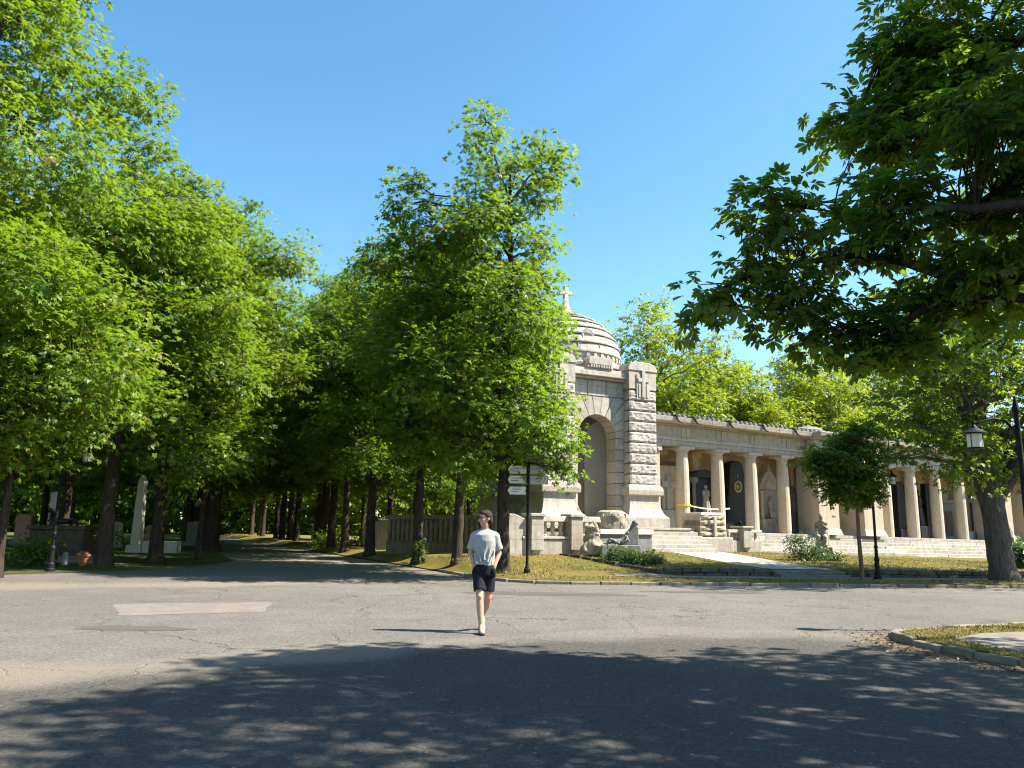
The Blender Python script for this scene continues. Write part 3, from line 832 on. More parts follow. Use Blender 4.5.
r1 = random.Random(21)
def chest(label, x, y, z, h, r, tr_, seed, nsp=900, z0=3.0, mats=('leaf', 'bark'), tint=.5, per=17, S=.165, sc=.55, group='chestnuts lining the avenue', **kw):
    rr = random.Random(seed)
    return make_tree('chestnut_tree', label, group, (x, y, z), chestnut_ells(rr, z0, h, r), nsp, per, seed, trunk_r=tr_, trunk_top=h * .86, mats=mats, S=S, spray_r=sc, tint0=tint, first=max(2.4, z0), gaps=.12, **kw)

chest('chestnut directly behind the walking man, with a leaning bare trunk', -1.85, 27.6, .12, 12.8, 2.9, .19, 31, z0=3.6, lean=(.02, .01))
chest('chestnut with fresh green shoots at the foot of its trunk', -3.55, 30.4, .15, 13.2, 3.0, .19, 32, z0=4.0)
# bigger trees on the far side of the avenue
chest('giant chestnut at the edge of the photo, towering over its neighbours', -15.0, 19.6, .05, 23.5, 6.3, .34, 33, nsp=3000, z0=3.2, tint=.62, sc=.62)
chest('slender young chestnut with low bright leaves near the giant chestnut', -13.75, 21.3, .05, 8.2, 2.0, .13, 34, nsp=420, z0=3.0, tint=.75)
chest('stout straight chestnut beside the lamp post across the avenue', -13.15, 25.6, .05, 15.4, 3.9, .24, 35, nsp=1250, z0=4.0, tint=.6)
chest('chestnut beside the white obelisk, spreading at its foot', -12.95, 28.9, .05, 15.4, 3.7, .24, 36, nsp=1100, z0=4.2, tint=.68)
chest('thin chestnut trunk standing before the sunlit strip of grass', -12.45, 31.6, .05, 15.6, 3.7, .12, 37, nsp=1100, z0=4.4, tint=.7)
chest('broad chestnut with a sunlit patch and broken knot on its trunk', -15.7, 41.5, .05, 19.0, 5.2, .38, 38, nsp=1300, z0=5.0, tint=.72)

# farther avenue trees: three models, copied
protoR = chest('chestnut whose trunk stands before the end of the ribbed wall', -6.45, 36.4, .2, 15.4, 3.9, .22, 41, nsp=1000, z0=4.3, tint=.45)
protoL = chest('chestnut behind the broad knotted trunk across the avenue', -18.6, 48.0, .05, 17.4, 4.4, .26, 42, nsp=1050, z0=4.8, tint=.55)
protoF = chest('forked looking chestnut two trunks farther along the avenue past the ribbed wall', -8.5, 40.6, .1, 16.2, 4.0, .2, 43, nsp=1000, z0=4.3, tint=.5)
def place(proto, x, y, z, rot, sc, label, group='chestnuts lining the avenue'):
    c = copy_tree(proto); c.location = (x, y, z); c.rotation_euler = (0, 0, rot); c.scale = (sc, sc, sc); c['label'] = label; c['group'] = group
    return c
FAR = 'dark chestnut trunk among the close file far down the shaded avenue'
k = 0
for (x, y) in ((-10.2, 45.0), (-11.6, 49.0), (-13.0, 53.0), (-15.2, 56.0), (-18.4, 63.5), (-19.8, 66.5), (-23, 73), (-27, 82), (-22, 55), (-25.5, 62), (-29, 70), (-33, 80), (-16.8, 60), (-24.8, 78), (-20.5, 51.5), (-23.8, 58.5), (-27.2, 66), (-17.2, 45)):
    place((protoR, protoL, protoF)[k % 3], x, y, .05, k * 1.7, (1.06 if y < 60 else 1.02), FAR, 'far chestnuts in the shaded avenue'); k += 1
# the grove behind the avenue's left row
for (x, y) in ((-19.5, 27), (-24, 33), (-20.5, 36), (-28.5, 28), (-30, 39), (-24.5, 43), (-36, 33), (-38, 45), (-31, 52), (-44, 40), (-42, 56), (-37, 66), (-50, 52), (-26, 51), (-48, 70)):
    place((protoL, protoF, protoR)[k % 3], x, y, .05, k * 2.1, r1.uniform(.88, 1.12), 'chestnut deep in the shady burial grove behind the far row', 'chestnuts in the burial grove'); k += 1
# behind the ribbed wall, between avenue and tower
for (x, y) in ((-5.2, 43), (-2.5, 48), (-8, 52), (-4, 60), (-12, 64), (1.5, 56)):
    place((protoF, protoR, protoL)[k % 3], x, y, .3, k * 1.3, r1.uniform(.8, .95), 'chestnut rising behind the ribbed precinct wall and the tower', 'trees behind the precinct wall'); k += 1

# ---- airy yellow-green trees behind the colonnade
def airy(label, x, y, h, r, seed, nsp, z0=4.0, tint=.55, **kw):
    rr = random.Random(seed)
    return make_tree('ash_tree', label, 'trees behind the colonnade', (x, y, .4), chestnut_ells(rr, z0, h, r, 4, .5), nsp, 14, seed, trunk_r=.26, trunk_top=h * .8, mats=('leaf_light', 'bark_grey'), style='tri', S=.26,
                     spray_r=.62, tint0=tint, nlimb=30, gaps=.2, shell=.4, rise=.02, **kw)
airy('airy ash tree rising beside the dome with open branches', 9.2, 51.0, 17.0, 5.0, 51, 900)
a2 = airy('ash tree with bare upright stems showing above the colonnade roof', 15.2, 55.0, 15.8, 5.2, 52, 900, tint=.65)
a3 = airy('low yellow ash tree above the flat round roof cap', 21.5, 57.0, 15.0, 5.8, 53, 1100, tint=.8)
for i, (x, y, s_, lb) in enumerate(((11.8, 60, .92, 'ash tree filling the gap behind the upright stemmed ash'), (18.2, 63, 1.0, 'ash tree showing between the upright stemmed ash and the yellow ash'), (25.5, 60, 1.05, 'ash tree behind the yellow ash, half hidden by the fat trunked chestnut'),
                                    (31, 63, 1.1, 'ash tree behind the colonnade end, screened by the overhanging boughs'), (37, 66, 1.1, 'ash tree beyond the last pier of the colonnade'), (17, 50, .62, 'short bushy ash tree close behind the colonnade roof'), (23.5, 54, .72, 'rounded ash tree just behind the flat roof cap'), (12.2, 52, .7, 'short ash tree between the dome and the colonnade roof'), (14, 68, 1.0, 'distant ash tree low behind the colonnade roof'), (5.5, 62, .85, 'ash tree almost hidden behind the dome'))):
    c = copy_tree((a2, a3)[i % 2]); c.location = (x, y, .4); c.rotation_euler = (0, 0, i * 1.9 + .6); c.scale = (s_, s_, s_); c['label'] = lb

# ---- fat old chestnut on the verge
B0 = Vector((15.45, 24.9, .12))
ellB = pxe([(985, 300, 90, 60), (915, 330, 45, 40), (960, 400, 70, 50), (905, 400, 40, 36), (1030, 400, 60, 50), (905, 448, 30, 24, -1), (960, 455, 45, 25, -1.5), (1020, 455, 45, 35), (1050, 300, 90, 90), (960, 330, 60, 70, -2.5), (985, 400, 60, 60, 2.5), (1010, 220, 80, 60), (1110, 380, 70, 80), (880, 428, 18, 16, -1)], 24.9, B0)
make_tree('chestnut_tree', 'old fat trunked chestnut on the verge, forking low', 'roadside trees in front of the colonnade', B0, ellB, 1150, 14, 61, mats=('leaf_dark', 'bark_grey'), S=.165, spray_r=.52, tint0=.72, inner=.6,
          trunk_pts=[(.15, 0, -.1, .50), (.12, 0, .3, .40), (.08, 0, 1.0, .365), (.02, 0, 2.0, .37), (-.06, .0, 2.9, .40), (-.2, .1, 3.6, .37), (-.3, .1, 4.6, .36), (-.2, .1, 6.5, .26), (0, 0, 9, .12)],
          extra=[[(-.0, 0, 2.6, .34), (.75, -.1, 3.5, .27), (1.5, -.1, 5.0, .18), (2.3, 0, 7, .08)], [(-.2, 0, 3.4, .2), (-1.2, -.4, 4.4, .13), (-2.6, -.8, 4.8, .06)]], first=3.2)
# ---- young tree with a thin stem
make_tree('maple_tree', 'small dark round headed tree with a thin straight stem on the verge', 'roadside trees in front of the colonnade', (10.8, 24.2, .12),
          [(-.15, 0, 3.6, .95, .9, .8), (-.85, 0, 3.75, .7, .7, .4), (.35, .1, 3.1, .5, .6, .5), (-.45, -.2, 2.75, .6, .6, .4), (.1, 0, 4.4, .6, .6, .55), (-1.2, .1, 3.5, .45, .5, .25), (-.75, -.2, 2.85, .6, .5, .3), (.3, 0, 2.6, .4, .4, .3)], 330, 16, 62,
          trunk_pts=[(0, 0, -.1, .085), (0, 0, .1, .065), (-.02, 0, 1.2, .058), (-.01, 0, 2.4, .052), (0, 0, 3.4, .04), (0, 0, 4.6, .015)], mats=('leaf_dark', 'bark_thin'), style='tri', S=.15, spray_r=.3, nlimb=16, tint0=.55, flare=1.2, first=2.2)

# ---- the near chestnut whose boughs hang into the view and shade the road
N0 = Vector((10.2, 4.3, .1))
near = []
for (px, py, rx, ry, Y) in ((778, 208, 34, 34, 9.6), (724, 292, 34, 20, 9.7), (758, 262, 38, 24, 9.7), (800, 296, 54, 30, 9.5), (868, 232, 56, 50, 9.3), (848, 112, 22, 26, 9.6), (902, 120, 60, 56, 9.2), (940, 40, 70, 60, 8.9), (985, 80, 90, 80, 8.6),
                           (1010, 200, 90, 70, 8.5), (960, 300, 70, 34, 9.1), (858, 330, 34, 34, 9.4), (828, 326, 30, 22, 9.4), (918, 200, 50, 60, 8.2), (1000, 130, 70, 80, 7.6), (990, 250, 50, 40, 8.2), (892, 345, 40, 24, 9.2), (925, -30, 50, 40, 9.0)):
    c = at(px, py, Y) - N0; s = Y / F_PX
    near.append((c.x, c.y, c.z, rx * s, max(.4, max(rx, ry) * s * .65), ry * s))
far_part = [(-.2, .3, 8.2, 5.0, 5.3, 3.4), (0, -1, 6.5, 4.6, 4.4, 2.4), (-1.6, 1.0, 9.5, 3.6, 4.2, 2.6), (1.5, 1.5, 7.6, 4.6, 5.0, 3.0), (0, 0, 11, 3.2, 3.2, 2.0), (-2.3, -2.0, 7.0, 3.4, 3.6, 2.6), (-2.0, 3.0, 10.0, 2.4, 3.0, 2.0), (2.5, 4.2, 6.3, 2.6, 3.0, 2.0)]
def nb(px, py, Y, r): 
    c = at(px, py, Y) - N0; return (c.x, c.y, c.z, r)
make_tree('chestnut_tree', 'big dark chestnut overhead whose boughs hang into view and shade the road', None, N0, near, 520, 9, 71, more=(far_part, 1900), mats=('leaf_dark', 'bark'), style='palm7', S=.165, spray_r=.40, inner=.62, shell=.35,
          trunk_pts=[(0, 0, -.1, .52), (0, 0, .3, .40), (-.02, 0, 1.5, .34), (-.08, .1, 2.8, .33), (-.15, .1, 4.2, .28), (-.2, .1, 6, .22), (-.2, .1, 8.5, .14), (-.2, .1, 10.5, .06)], tint0=.5, nlimb=40,
          extra=[[(-.1, .1, 2.9, .2), nb(1180, 258, 7.6, .13), nb(1060, 268, 8.2, .11), nb(1000, 280, 8.5, .095), nb(950, 276, 8.8, .08), nb(905, 262, 9.0, .06), nb(860, 255, 9.2, .04), nb(805, 262, 9.4, .032), nb(760, 272, 9.6, .02), nb(715, 290, 9.7, .009)],
                 [nb(950, 276, 8.8, .07), nb(935, 300, 8.8, .06), nb(905, 322, 9.0, .045), nb(870, 332, 9.2, .03), nb(835, 338, 9.4, .012)],
                 [(-.1, .1, 4.2, .17), nb(1120, 60, 7.8, .09), nb(1010, 185, 8.4, .06), nb(960, 215, 8.8, .045), nb(905, 240, 9.1, .035), nb(860, 215, 9.3, .02), nb(780, 205, 9.6, .009)],
                 [(-.15, .1, 4.6, .16), nb(1110, -80, 8.0, .11), nb(1020, 40, 8.5, .07), nb(960, 90, 8.9, .045), nb(890, 110, 9.2, .02), nb(845, 110, 9.5, .008)]], first=3.0, rise=.1, gaps=.24)
place(protoF, 10.5, -5.5, .1, 1.0, .9, 'chestnut behind the camera shading the near road', None) if False else None
# ------------------------------------------------------------------ domed tower
ANG = math.atan(.5)
rb = random.Random(17)
TW = thing('domed_tower', 'domed limestone memorial tower with a tall round arch and a stone cross on top', 'tower', (3.75, 33.375, 0), ANG)

def arch_pts(hw, spring, seg=20, cx=0.0, rise=None):
    rise = rise or hw
    return [(cx + hw * math.cos(math.pi * k / seg), spring + rise * math.sin(math.pi * k / seg)) for k in range(seg + 1)]

def pillar(xc, y0, sgn, nm='pillar', cross=True):
    """corner pillar with rock faced courses; front at y0, body 1.45 square; sgn: +1 faces -y"""
    w = .73
    m = MB(); z = 3.42; nC = 9; hc = (7.62 - z) / nC
    m.box(xc - w + .06, xc + w - .06, y0 + .06, y0 + 1.44, 3.0, 7.7)
    for k in range(nC):
        a, b = z + k * hc + .018, z + (k + 1) * hc - .018
        m.rblock(xc - w, xc + w, a, b, y0, y0 + .3, 15, 6, .042, rb, .015)
        s = MB().rblock(-w + .0, w - .0, a, b, -w, -w + .3, 7, 3, .025, rb, .012)       # flanks, smoother
        for q in (math.pi / 2, -math.pi / 2, math.pi):
            t = MB(); t.v = list(s.v); t.f = list(s.f)
            t.xf(Matrix.Translation((xc, y0 + w, 0)) @ Matrix.Rotation(q, 4, 'Z')); m.add(t.v, t.f)
    p = m.build(nm, 'stone_rough', TW)
    c = MB()
    c.box(xc - w - .02, xc + w + .02, y0 - .03, y0 + 1.49, 7.66, 8.5)
    prof = [(-w - .06, 8.5), (w + .06, 8.5), (w + .06, 8.62), (w - .06, 8.82), (w - .35, 8.92), (-w + .35, 8.92), (-w + .06, 8.82), (-w - .06, 8.62)]
    c.prism([(xc + a, b) for a, b in prof], y0 - .07, y0 + 1.52)
    c.build('cap_block', 'stone_plain', p, bevel=.03)
    if cross:
        r = MB()
        r.box(xc - .36, xc + .36, y0 - .07, y0 - .02, 7.2, 8.35)
        r.box(xc - .09, xc + .09, y0 - .12, y0 - .06, 7.3, 8.55); r.box(xc - .3, xc + .3, y0 - .115, y0 - .06, 8.0, 8.18)
        r.box(xc + .16, xc + .26, y0 - .10, y0 - .06, 7.3, 7.9); r.box(xc - .26, xc - .16, y0 - .10, y0 - .06, 7.3, 7.9)
        r.build('cross_relief', 'stone_plain', p, bevel=.015)
    b = MB()
    yc = y0 + w
    def ring(h, z): return [(xc - h, yc - h, z), (xc + h, yc - h, z), (xc + h, yc + h, z), (xc - h, yc + h, z)]
    prof = [(1.10, 1.62), (1.10, 2.02), (1.02, 2.08), (.94, 2.18), (.86, 2.36), (.80, 2.6), (.775, 2.85), (.775, 2.95), (.92, 3.0), (.93, 3.2), (.90, 3.34), (.80, 3.44), (.6, 3.46)]
    vs = []; fs = []
    for h, zz in prof: vs += ring(h, zz)
    for i in range(len(prof) - 1):
        for k in range(4): fs.append((i * 4 + k, i * 4 + (k + 1) % 4, i * 4 + 4 + (k + 1) % 4, i * 4 + 4 + k))
    fs += [(3, 2, 1, 0), tuple(range(len(vs) - 4, len(vs)))]
    b.add(vs, fs); b.build('plinth', 'stone_plain', p, bevel=.012)
    return p
pillar(-2.13, -.42, 1); pillar(2.13, -.42, 1)
pillar(-2.13, 4.3, 1, cross=False); pillar(2.13, 4.3, 1, cross=False)

# arch wall: jamb courses and voussoirs around a round opening
HW, SP = 1.0, 5.45
m = MB()
zc = [2.0 + (SP - 2.0) * k / 7 for k in range(8)]
for sx in (-1, 1):
    for k in range(7):
        a, b = sorted((sx * HW, sx * 1.46))
        m.rblock(a, b, zc[k] + .014, zc[k + 1] - .014, 0, .85, 4, 3, .02, rb, .012)
nv = 11; TOPZ = 7.22
for k in range(nv):
    a0 = math.pi * k / nv + .011; a1 = math.pi * (k + 1) / nv - .011
    def outer(a):
        c, s_ = math.cos(a), math.sin(a)
        t = min(1.46 / abs(c) if abs(c) > 1e-6 else 9, (TOPZ - SP) / s_ if s_ > 1e-6 else 9)
        return (c * t, SP + s_ * t)
    poly = [(HW * math.cos(a0 + (a1 - a0) * q / 3), SP + HW * math.sin(a0 + (a1 - a0) * q / 3)) for q in range(4)]
    o1, o0 = outer(a1), outer(a0)
    mid = []
    for cx_ in (-1.46, 1.46):
        ca = math.atan2(TOPZ - SP, cx_)
        if a0 < ca < a1: mid = [(cx_, TOPZ)]
    poly = poly + [o1] + mid + [o0]
    m.prism(poly[::-1], -rb.uniform(.0, .03), .85)
# recessed joint backing
bk = MB()
for sx in (-1, 1):
    a, b = sorted((sx * (HW + .01), sx * 1.5)); bk.box(a, b, .03, .83, 1.62, SP)
seg = 24
for k in range(seg):
    a0 = math.pi * k / seg; a1 = math.pi * (k + 1) / seg
    def ou(a):
        c, s_ = math.cos(a), math.sin(a); t = min(1.47 / abs(c) if abs(c) > 1e-6 else 9, (TOPZ - SP) / s_ if s_ > 1e-6 else 9); return (c * t, SP + s_ * t)
    r_ = HW + .012
    bk.prism([(r_ * math.cos(a0), SP + r_ * math.sin(a0)), ou(a0), ou(a1), (r_ * math.cos(a1), SP + r_ * math.sin(a1))], .03, .83)
aw = m.build('arch_wall', 'stone_plain', TW, rough=.006, rsc=6)
bk.build('joint_backing', 'joint', aw)
# frieze band, cornice, dentilled panel
f = MB(); f.box(-1.48, 1.48, .06, .9, TOPZ + .004, 8.0)
for k in range(3): f.box(-1.40 + k * .95, -.50 + k * .95, .02, .1, TOPZ + .06, 7.94)
f.build('frieze', 'stone', TW, bevel=.012)
c = MB(); c.box(-1.5, 1.5, -.16, 5.9, 8.0, 8.10); c.box(-1.5, 1.5, -.32, 5.95, 8.103, 8.32); c.box(-1.42, 1.42, -.22, 5.8, 8.323, 8.44)
c.box(-.66, .66, -.30, .5, 8.443, 8.60)
c.prism([(-.62, 8.603), (.62, 8.603), (.60, 8.86), (.5, 8.94), (-.5, 8.94), (-.60, 8.86)], -.34, .5)
for k in range(9): c.box(-.54 + k * .13, -.45 + k * .13, -.35, -.29, 8.46, 8.59)
c.build('cornice', 'stone_plain', TW, bevel=.015)
# body, with rock-faced flanks
b = MB(); b.box(-2.0, 2.0, 1.3, 5.4, 1.62, 8.2)
for sx in (-1, 1):
    for k in range(9):
        a, e = 2.0 + k * .62 + .015, 2.0 + (k + 1) * .62 - .015
        for j in range(4):
            s = MB().rblock(-1.6 + j * .8 + .012, -.8 + j * .8 - .012, a, min(e, 8.0), 0, .2, 4, 3, .05, rb)
            s.xf(Matrix.Translation((sx * 2.12, 2.9, 0)) @ Matrix.Rotation(sx * math.pi / 2, 4, 'Z')); b.add(s.v, s.f)
b.build('body', 'stone_rough', TW)
# niche: dark lining and a grey board closing the arch
nb_ = MB(); nb_.prism([(1.0, 1.9)] + arch_pts(.999, SP) + [(-1.0, 1.9)], .86, .88); nb_.box(-1.46, 1.46, .885, 1.29, 1.62, 7.2)
nb_.build('niche_back', 'dark_stone', TW)
g = MB(); g.prism([(.99, 1.95)] + [(min(x, .99), z) for x, z in arch_pts(1.0, SP - .12, cx=.86) if x < 1.15] + [(-.14, 1.95)], .80, .845)
g.build('arch_board', 'plaster', TW)
sl = MB(); sl.box(-1.0, 1.0, -.3, .8, 1.62, 1.98); sl.build('sill', 'stone_plain', TW, bevel=.02)
pd = MB(); pd.box(-3.5, .8, -1.6, 6.2, .2, 1.5); pd.box(.803, 4.2, -1.2, 6.2, .2, 1.5); pd.box(-3.55, .84, -1.66, 6.25, 1.503, 1.612); pd.box(.843, 4.2, -1.26, 6.25, 1.503, 1.612)
ts = MB()
for k in range(5): ts.box(.84, 4.1, -1.26 - .31 * (k + 1), -1.26 - .31 * k + .05, .2, 1.612 - .165 * (k + 1))
ts.build('stair', 'stone_step', TW, bevel=.02)
pd; pd.build('podium', 'stone', TW, bevel=.02)

# dome: stepped drum and coursed shell, lantern and cross
d = MB(); dc = (0, 2.75)
d.lathe([(2.72, 8.3), (2.72, 8.62), (2.80, 8.64), (2.80, 8.76), (2.60, 8.84), (2.56, 9.02)], *dc, seg=48)
nr = 7
prof = []
for k in range(nr):
    t0, t1 = k / nr, (k + 1) / nr
    def rz(t): return (2.52 * math.cos(t * 1.36) ** 1.12, 9.25 + 2.25 * math.sin(t * 1.36) / math.sin(1.36))
    r0, z0 = rz(t0); r1_, z1 = rz(t1)
    prof += [(r0 + .05, z0), (r0 + .13, z0 + .02), (r0 + .13, z0 + .07), (r1_ + .07, z1 - .02), (r1_ + .0, z1)]
d.lathe([(2.50, 9.0), (2.58, 9.04), (2.58, 9.22)] + prof, *dc, seg=48)
for k in range(nr - 1):                                    # short raised joints between the slabs of each course
    t0, t1 = k / nr, (k + 1) / nr
    n_ = 13 - k
    for q in range(n_):
        a = 2 * math.pi * (q + .5 * (k % 2) + .13 * math.sin(5 * q)) / n_
        p = []
        for tt in (.1, .5, .9):
            t = t0 + (t1 - t0) * tt; r_, z_ = 2.52 * math.cos(t * 1.36) ** 1.12 + .09, 9.25 + 2.25 * math.sin(t * 1.36) / math.sin(1.36) + .02
            p.append((dc[0] + r_ * math.cos(a), dc[1] + r_ * math.sin(a), z_))
        d.tube(p, [.018, .02, .016], 5)
for q in range(44):
    a = 2 * math.pi * q / 44
    s = MB().box(-.07, .07, -.07, .04, 9.06, 9.2); s.xf(Matrix.Translation((dc[0], dc[1], 0)) @ Matrix.Rotation(a, 4, 'Z') @ Matrix.Translation((0, -2.58, 0))); d.add(s.v, s.f)
dome = d.build('dome', 'stone_dome', TW, smooth=False)
for a in (-.10, math.pi * .5, math.pi, -math.pi * .5):   # small eyebrow vents
    v = MB(); v.prism([(-.32, 9.98), (.32, 9.98), (.30, 10.12), (.17, 10.32), (0, 10.38), (-.17, 10.32), (-.30, 10.12)], -2.42, -1.6)
    h = MB()
    for sx in (-.1, .1): h.prism([(sx - .075, 10.02), (sx + .075, 10.02), (sx + .075, 10.12), (sx + .03, 10.21), (sx - .03, 10.21), (sx - .075, 10.12)], -2.43, -2.40)
    for mb_, nm_, mt_ in ((v, 'vent', 'stone_dome'), (h, 'vent_opening', 'joint')):
        mb_.xf(Matrix.Translation((dc[0], dc[1], 0)) @ Matrix.Rotation(a, 4, 'Z')); mb_.build(nm_, mt_, dome)
ln = MB(); ln.lathe([(.62, 11.40), (.60, 11.5), (.48, 11.56), (.40, 11.72), (.34, 11.82), (.24, 11.92), (.17, 12.05)], *dc, seg=20)
lt = ln.build('lantern', 'stone_dome', TW, smooth=False)
cr = MB(); cr.prism([(-.13, 12.0), (.13, 12.0), (.095, 12.62), (.34, 12.60), (.34, 12.80), (.095, 12.78), (.11, 13.06), (-.11, 13.06), (-.095, 12.78), (-.34, 12.80), (-.34, 12.60), (-.095, 12.62)], dc[1] - .09, dc[1] + .09)
cr.build('cross', 'stone_white', TW, bevel=.02)

# ------------------------------------------------------------------ colonnade
AO = Vector((8.34, 37.57, 0)); K = -.0139
AR = thing('arcade', 'long limestone colonnade of grave niches running back from the tower', 'colonnade', AO, ANG)
FZ = 1.5
def zf(x): return FZ + K * x
X0, X1 = -2.6, 29.5
def part(mb, name, m, parent=None, **kw):
    mb.v = [(x_, y_, z_ if z_ < FZ + 4.002 else FZ + 4.002 + (z_ - FZ - 4.002) * .85) for x_, y_, z_ in mb.v]
    return mb.shear(K).build(name, m, parent or AR, **kw)
fl = MB(); fl.box(X0, X1, -.62, 3.2, FZ - .16, FZ); fl.box(X0, X1, -.5, 3.2, -.4, FZ - .163); part(fl, 'floor', 'stone_step', bevel=.02)
stp = MB()
for k in range(1, 7):
    x = X0 - .25
    while x < X1:
        L = rb.uniform(1.5, 2.6); e = min(x + L, X1)
        stp.box(x + .004, e - .004, -.62 - .33 * k + rb.uniform(-.012, .012), -.62 - .33 * (k - 1) + .1, FZ - .16 * (k + 1) - .2, FZ - .163 * k + rb.uniform(-.006, .006)); x = e
part(stp, 'steps', 'stone_step', bevel=.02)
bw = MB(); bw.box(X0, X1, 2.0, 3.2, FZ, FZ + 4.2); part(bw, 'back_wall', 'stone_warm')
ce = MB(); ce.box(X0, X1, -.35, 2.0, FZ + 4.46, FZ + 4.55); part(ce, 'ceiling', 'stone_warm')
# inner pilasters and niche partitions
COLX = [0, 2.2, 4.4, 6.6, 14.46, 16.66, 18.86, 21.06]
for x in COLX + [-1.9, 8.6, 12.5, 23.2]:
    s = MB(); s.box(x - .24, x + .24, 1.55, 2.0, FZ + .003, FZ + 4.0); s.box(x - .32, x + .32, 1.48, 2.0, FZ + 3.72, FZ + 4.0 - .003); part(s, 'partition_pier', 'stone_warm', bevel=.015)
    s = MB(); s.box(x - .22, x + .22, .35, 2.0, FZ + 4.0, FZ + 4.455); part(s, 'cross_beam', 'stone_warm', bevel=.015)
# entablature
en = MB(); en.box(X0, X1, -.38, .38, FZ + 4.0, FZ + 4.30); en.box(X0, X1, -.43, .40, FZ + 4.303, FZ + 4.46)
ea = part(en, 'architrave', 'stone', bevel=.012)
fr = MB(); fr.box(X0, X1, -.34, .40, FZ + 4.463, FZ + 5.12)
for x in COLX:
    fr.box(x - .28, x - .04, -.375, -.335, FZ + 4.48, FZ + 5.09); fr.box(x + .04, x + .28, -.375, -.335, FZ + 4.48, FZ + 5.09)
part(fr, 'frieze', 'stone_plain', bevel=.01)
cn = MB()
cn.box(X0, X1, -.52, .5, FZ + 5.123, FZ + 5.21)
x = X0
xs_ = [X0] + [q + .02 for q in (-1.1, 0, 1.1, 2.2, 3.3, 4.4, 5.5, 6.6, 7.6, 8.7, 10.3, 12, 13.2, 14.46, 15.5, 16.66, 17.7, 18.86, 19.9, 21.06, 22.2, 23.5, 25, 26.5, 28)] + [X1]
for a, b in zip(xs_[:-1], xs_[1:]):
    cn.prism([(-.98, FZ + 5.25), (-.70, FZ + 5.213), (.5, FZ + 5.213), (.5, FZ + 5.5), (-.9, FZ + 5.56), (-1.02, FZ + 5.52)], a + .008, b - .008, 'x')
part(cn, 'cornice', 'stone', bevel=.012)
for x in COLX + [-1.1, 12.9, 23.4]:                         # dark S-shaped tubes standing in for shadowed gutter joints on the cornice
    pts = [(x - .30, -.98, FZ + 5.60), (x - .06, -1.03, FZ + 5.62), (x + .0, -1.06, FZ + 5.50), (x + .04, -1.06, FZ + 5.36), (x + .14, -1.05, FZ + 5.27), (x + .36, -1.03, FZ + 5.24)]
    s = MB(); s.tube(pts, [.035, .045, .05, .05, .045, .03], 6); part(s, 'gutter_joint_shadow', 'bronze')
rf = MB(); rf.prism([(-1.0, FZ + 5.562), (3.6, FZ + 5.92), (3.6, FZ + 6.0), (-1.0, FZ + 5.60)], X0, X1, 'x'); ro = part(rf, 'roof', 'roof')
rr_ = MB(); x = X0 + .1
while x < X1 - .1:
    rr_.prism([(-1.05, FZ + 5.61), (3.6, FZ + 6.0), (3.6, FZ + 6.07), (-1.05, FZ + 5.68)], x, x + .11, 'x'); x += .3
part(rr_, 'roof_ridges', 'stone_grey', ro)
# columns
def column(x):
    m = MB(); prof = [(.335, FZ + .004), (.335, FZ + .9), (.332, FZ + .915), (.327, FZ + 2.2), (.312, FZ + 2.98), (.28, FZ + 3.72)]
    m.lathe(prof, x, 0, 16); o = MB(); 
    sh = part(m, 'column', 'stone_col', smooth=False)
    o.lathe([(.285, FZ + 3.70), (.285, FZ + 3.76), (.33, FZ + 3.80), (.40, FZ + 3.875)], x, 0, 20); o.box(x - .45, x + .45, -.45, .45, FZ + 3.878, FZ + 3.997)
    part(o, 'capital', 'stone_plain', sh, bevel=.012)
for x in COLX: column(x)
# antae beside the tower and the projecting middle bay, end bay
def pier(x0, x1, yf, base=True):
    m = MB(); m.box(x0, x1, yf, .5, FZ + .004, FZ + 4.02); sh = part(m, 'pier', 'stone_col', bevel=.02)
    b = MB(); b.box(x0 - .12, x1 + .12, yf - .14, .45, FZ + .006, FZ + .34, .1, .12)
    part(b, 'pier_base', 'stone_plain', sh, bevel=.02)
    b = MB(); b.box(x0 - .08, x1 + .08, yf - .09, .45, FZ + 3.70, FZ + 4.03); part(b, 'pier_capital', 'stone_plain', sh, bevel=.02)
pier(-2.55, -1.6, -.36); pier(8.1, 9.55, -.95); pier(11.45, 12.95, -.95); pier(23.2, 24.6, -.95); pier(27.0, 28.6, -.95)
for a, b_ in ((8.0, 13.05), (23.1, 28.7)):
    q = MB(); q.box(a, b_, -1.0, -.44, FZ + 4.036, FZ + 4.46); q.box(a + .04, b_ - .04, -.95, -.38, FZ + 4.463, FZ + 5.117)
    q.box(a - .06, b_ + .06, -1.12, -.53, FZ + 5.123, FZ + 5.23)
    q.prism([(-1.5, FZ + 5.27), (-1.2, FZ + 5.233), (-.9, FZ + 5.233), (-.9, FZ + 5.56), (-1.42, FZ + 5.54), (-1.55, FZ + 5.5)], a - .1, b_ + .1, 'x')
    part(q, 'bay_entablature', 'stone', bevel=.015)
    q = MB(); q.box(a - .1, b_ + .1, -1.0, 3.4, FZ + 5.57, FZ + 5.70, .05, .05); cx = (a + b_) / 2
    part(q, 'bay_roof', 'stone_grey', bevel=.02)
    q = MB(); q.lathe([(.85, FZ + 5.70), (.85, FZ + 5.86), (.7, FZ + 6.0), (.4, FZ + 6.1), (.15, FZ + 6.14)], cx - 1.5, .4, 24); part(q, 'bay_dome', 'stone_grey')
    q = MB(); q.box(cx - .9, cx + .9, 1.7, 2.0, FZ + .003, FZ + 3.6); q.prism([(cx + p_[0], p_[1]) for p_ in arch_pts(.9, FZ + 3.6, 12, rise=.35)], 1.7, 2.0)
    part(q, 'bay_niche', 'stone_warm', bevel=.02)

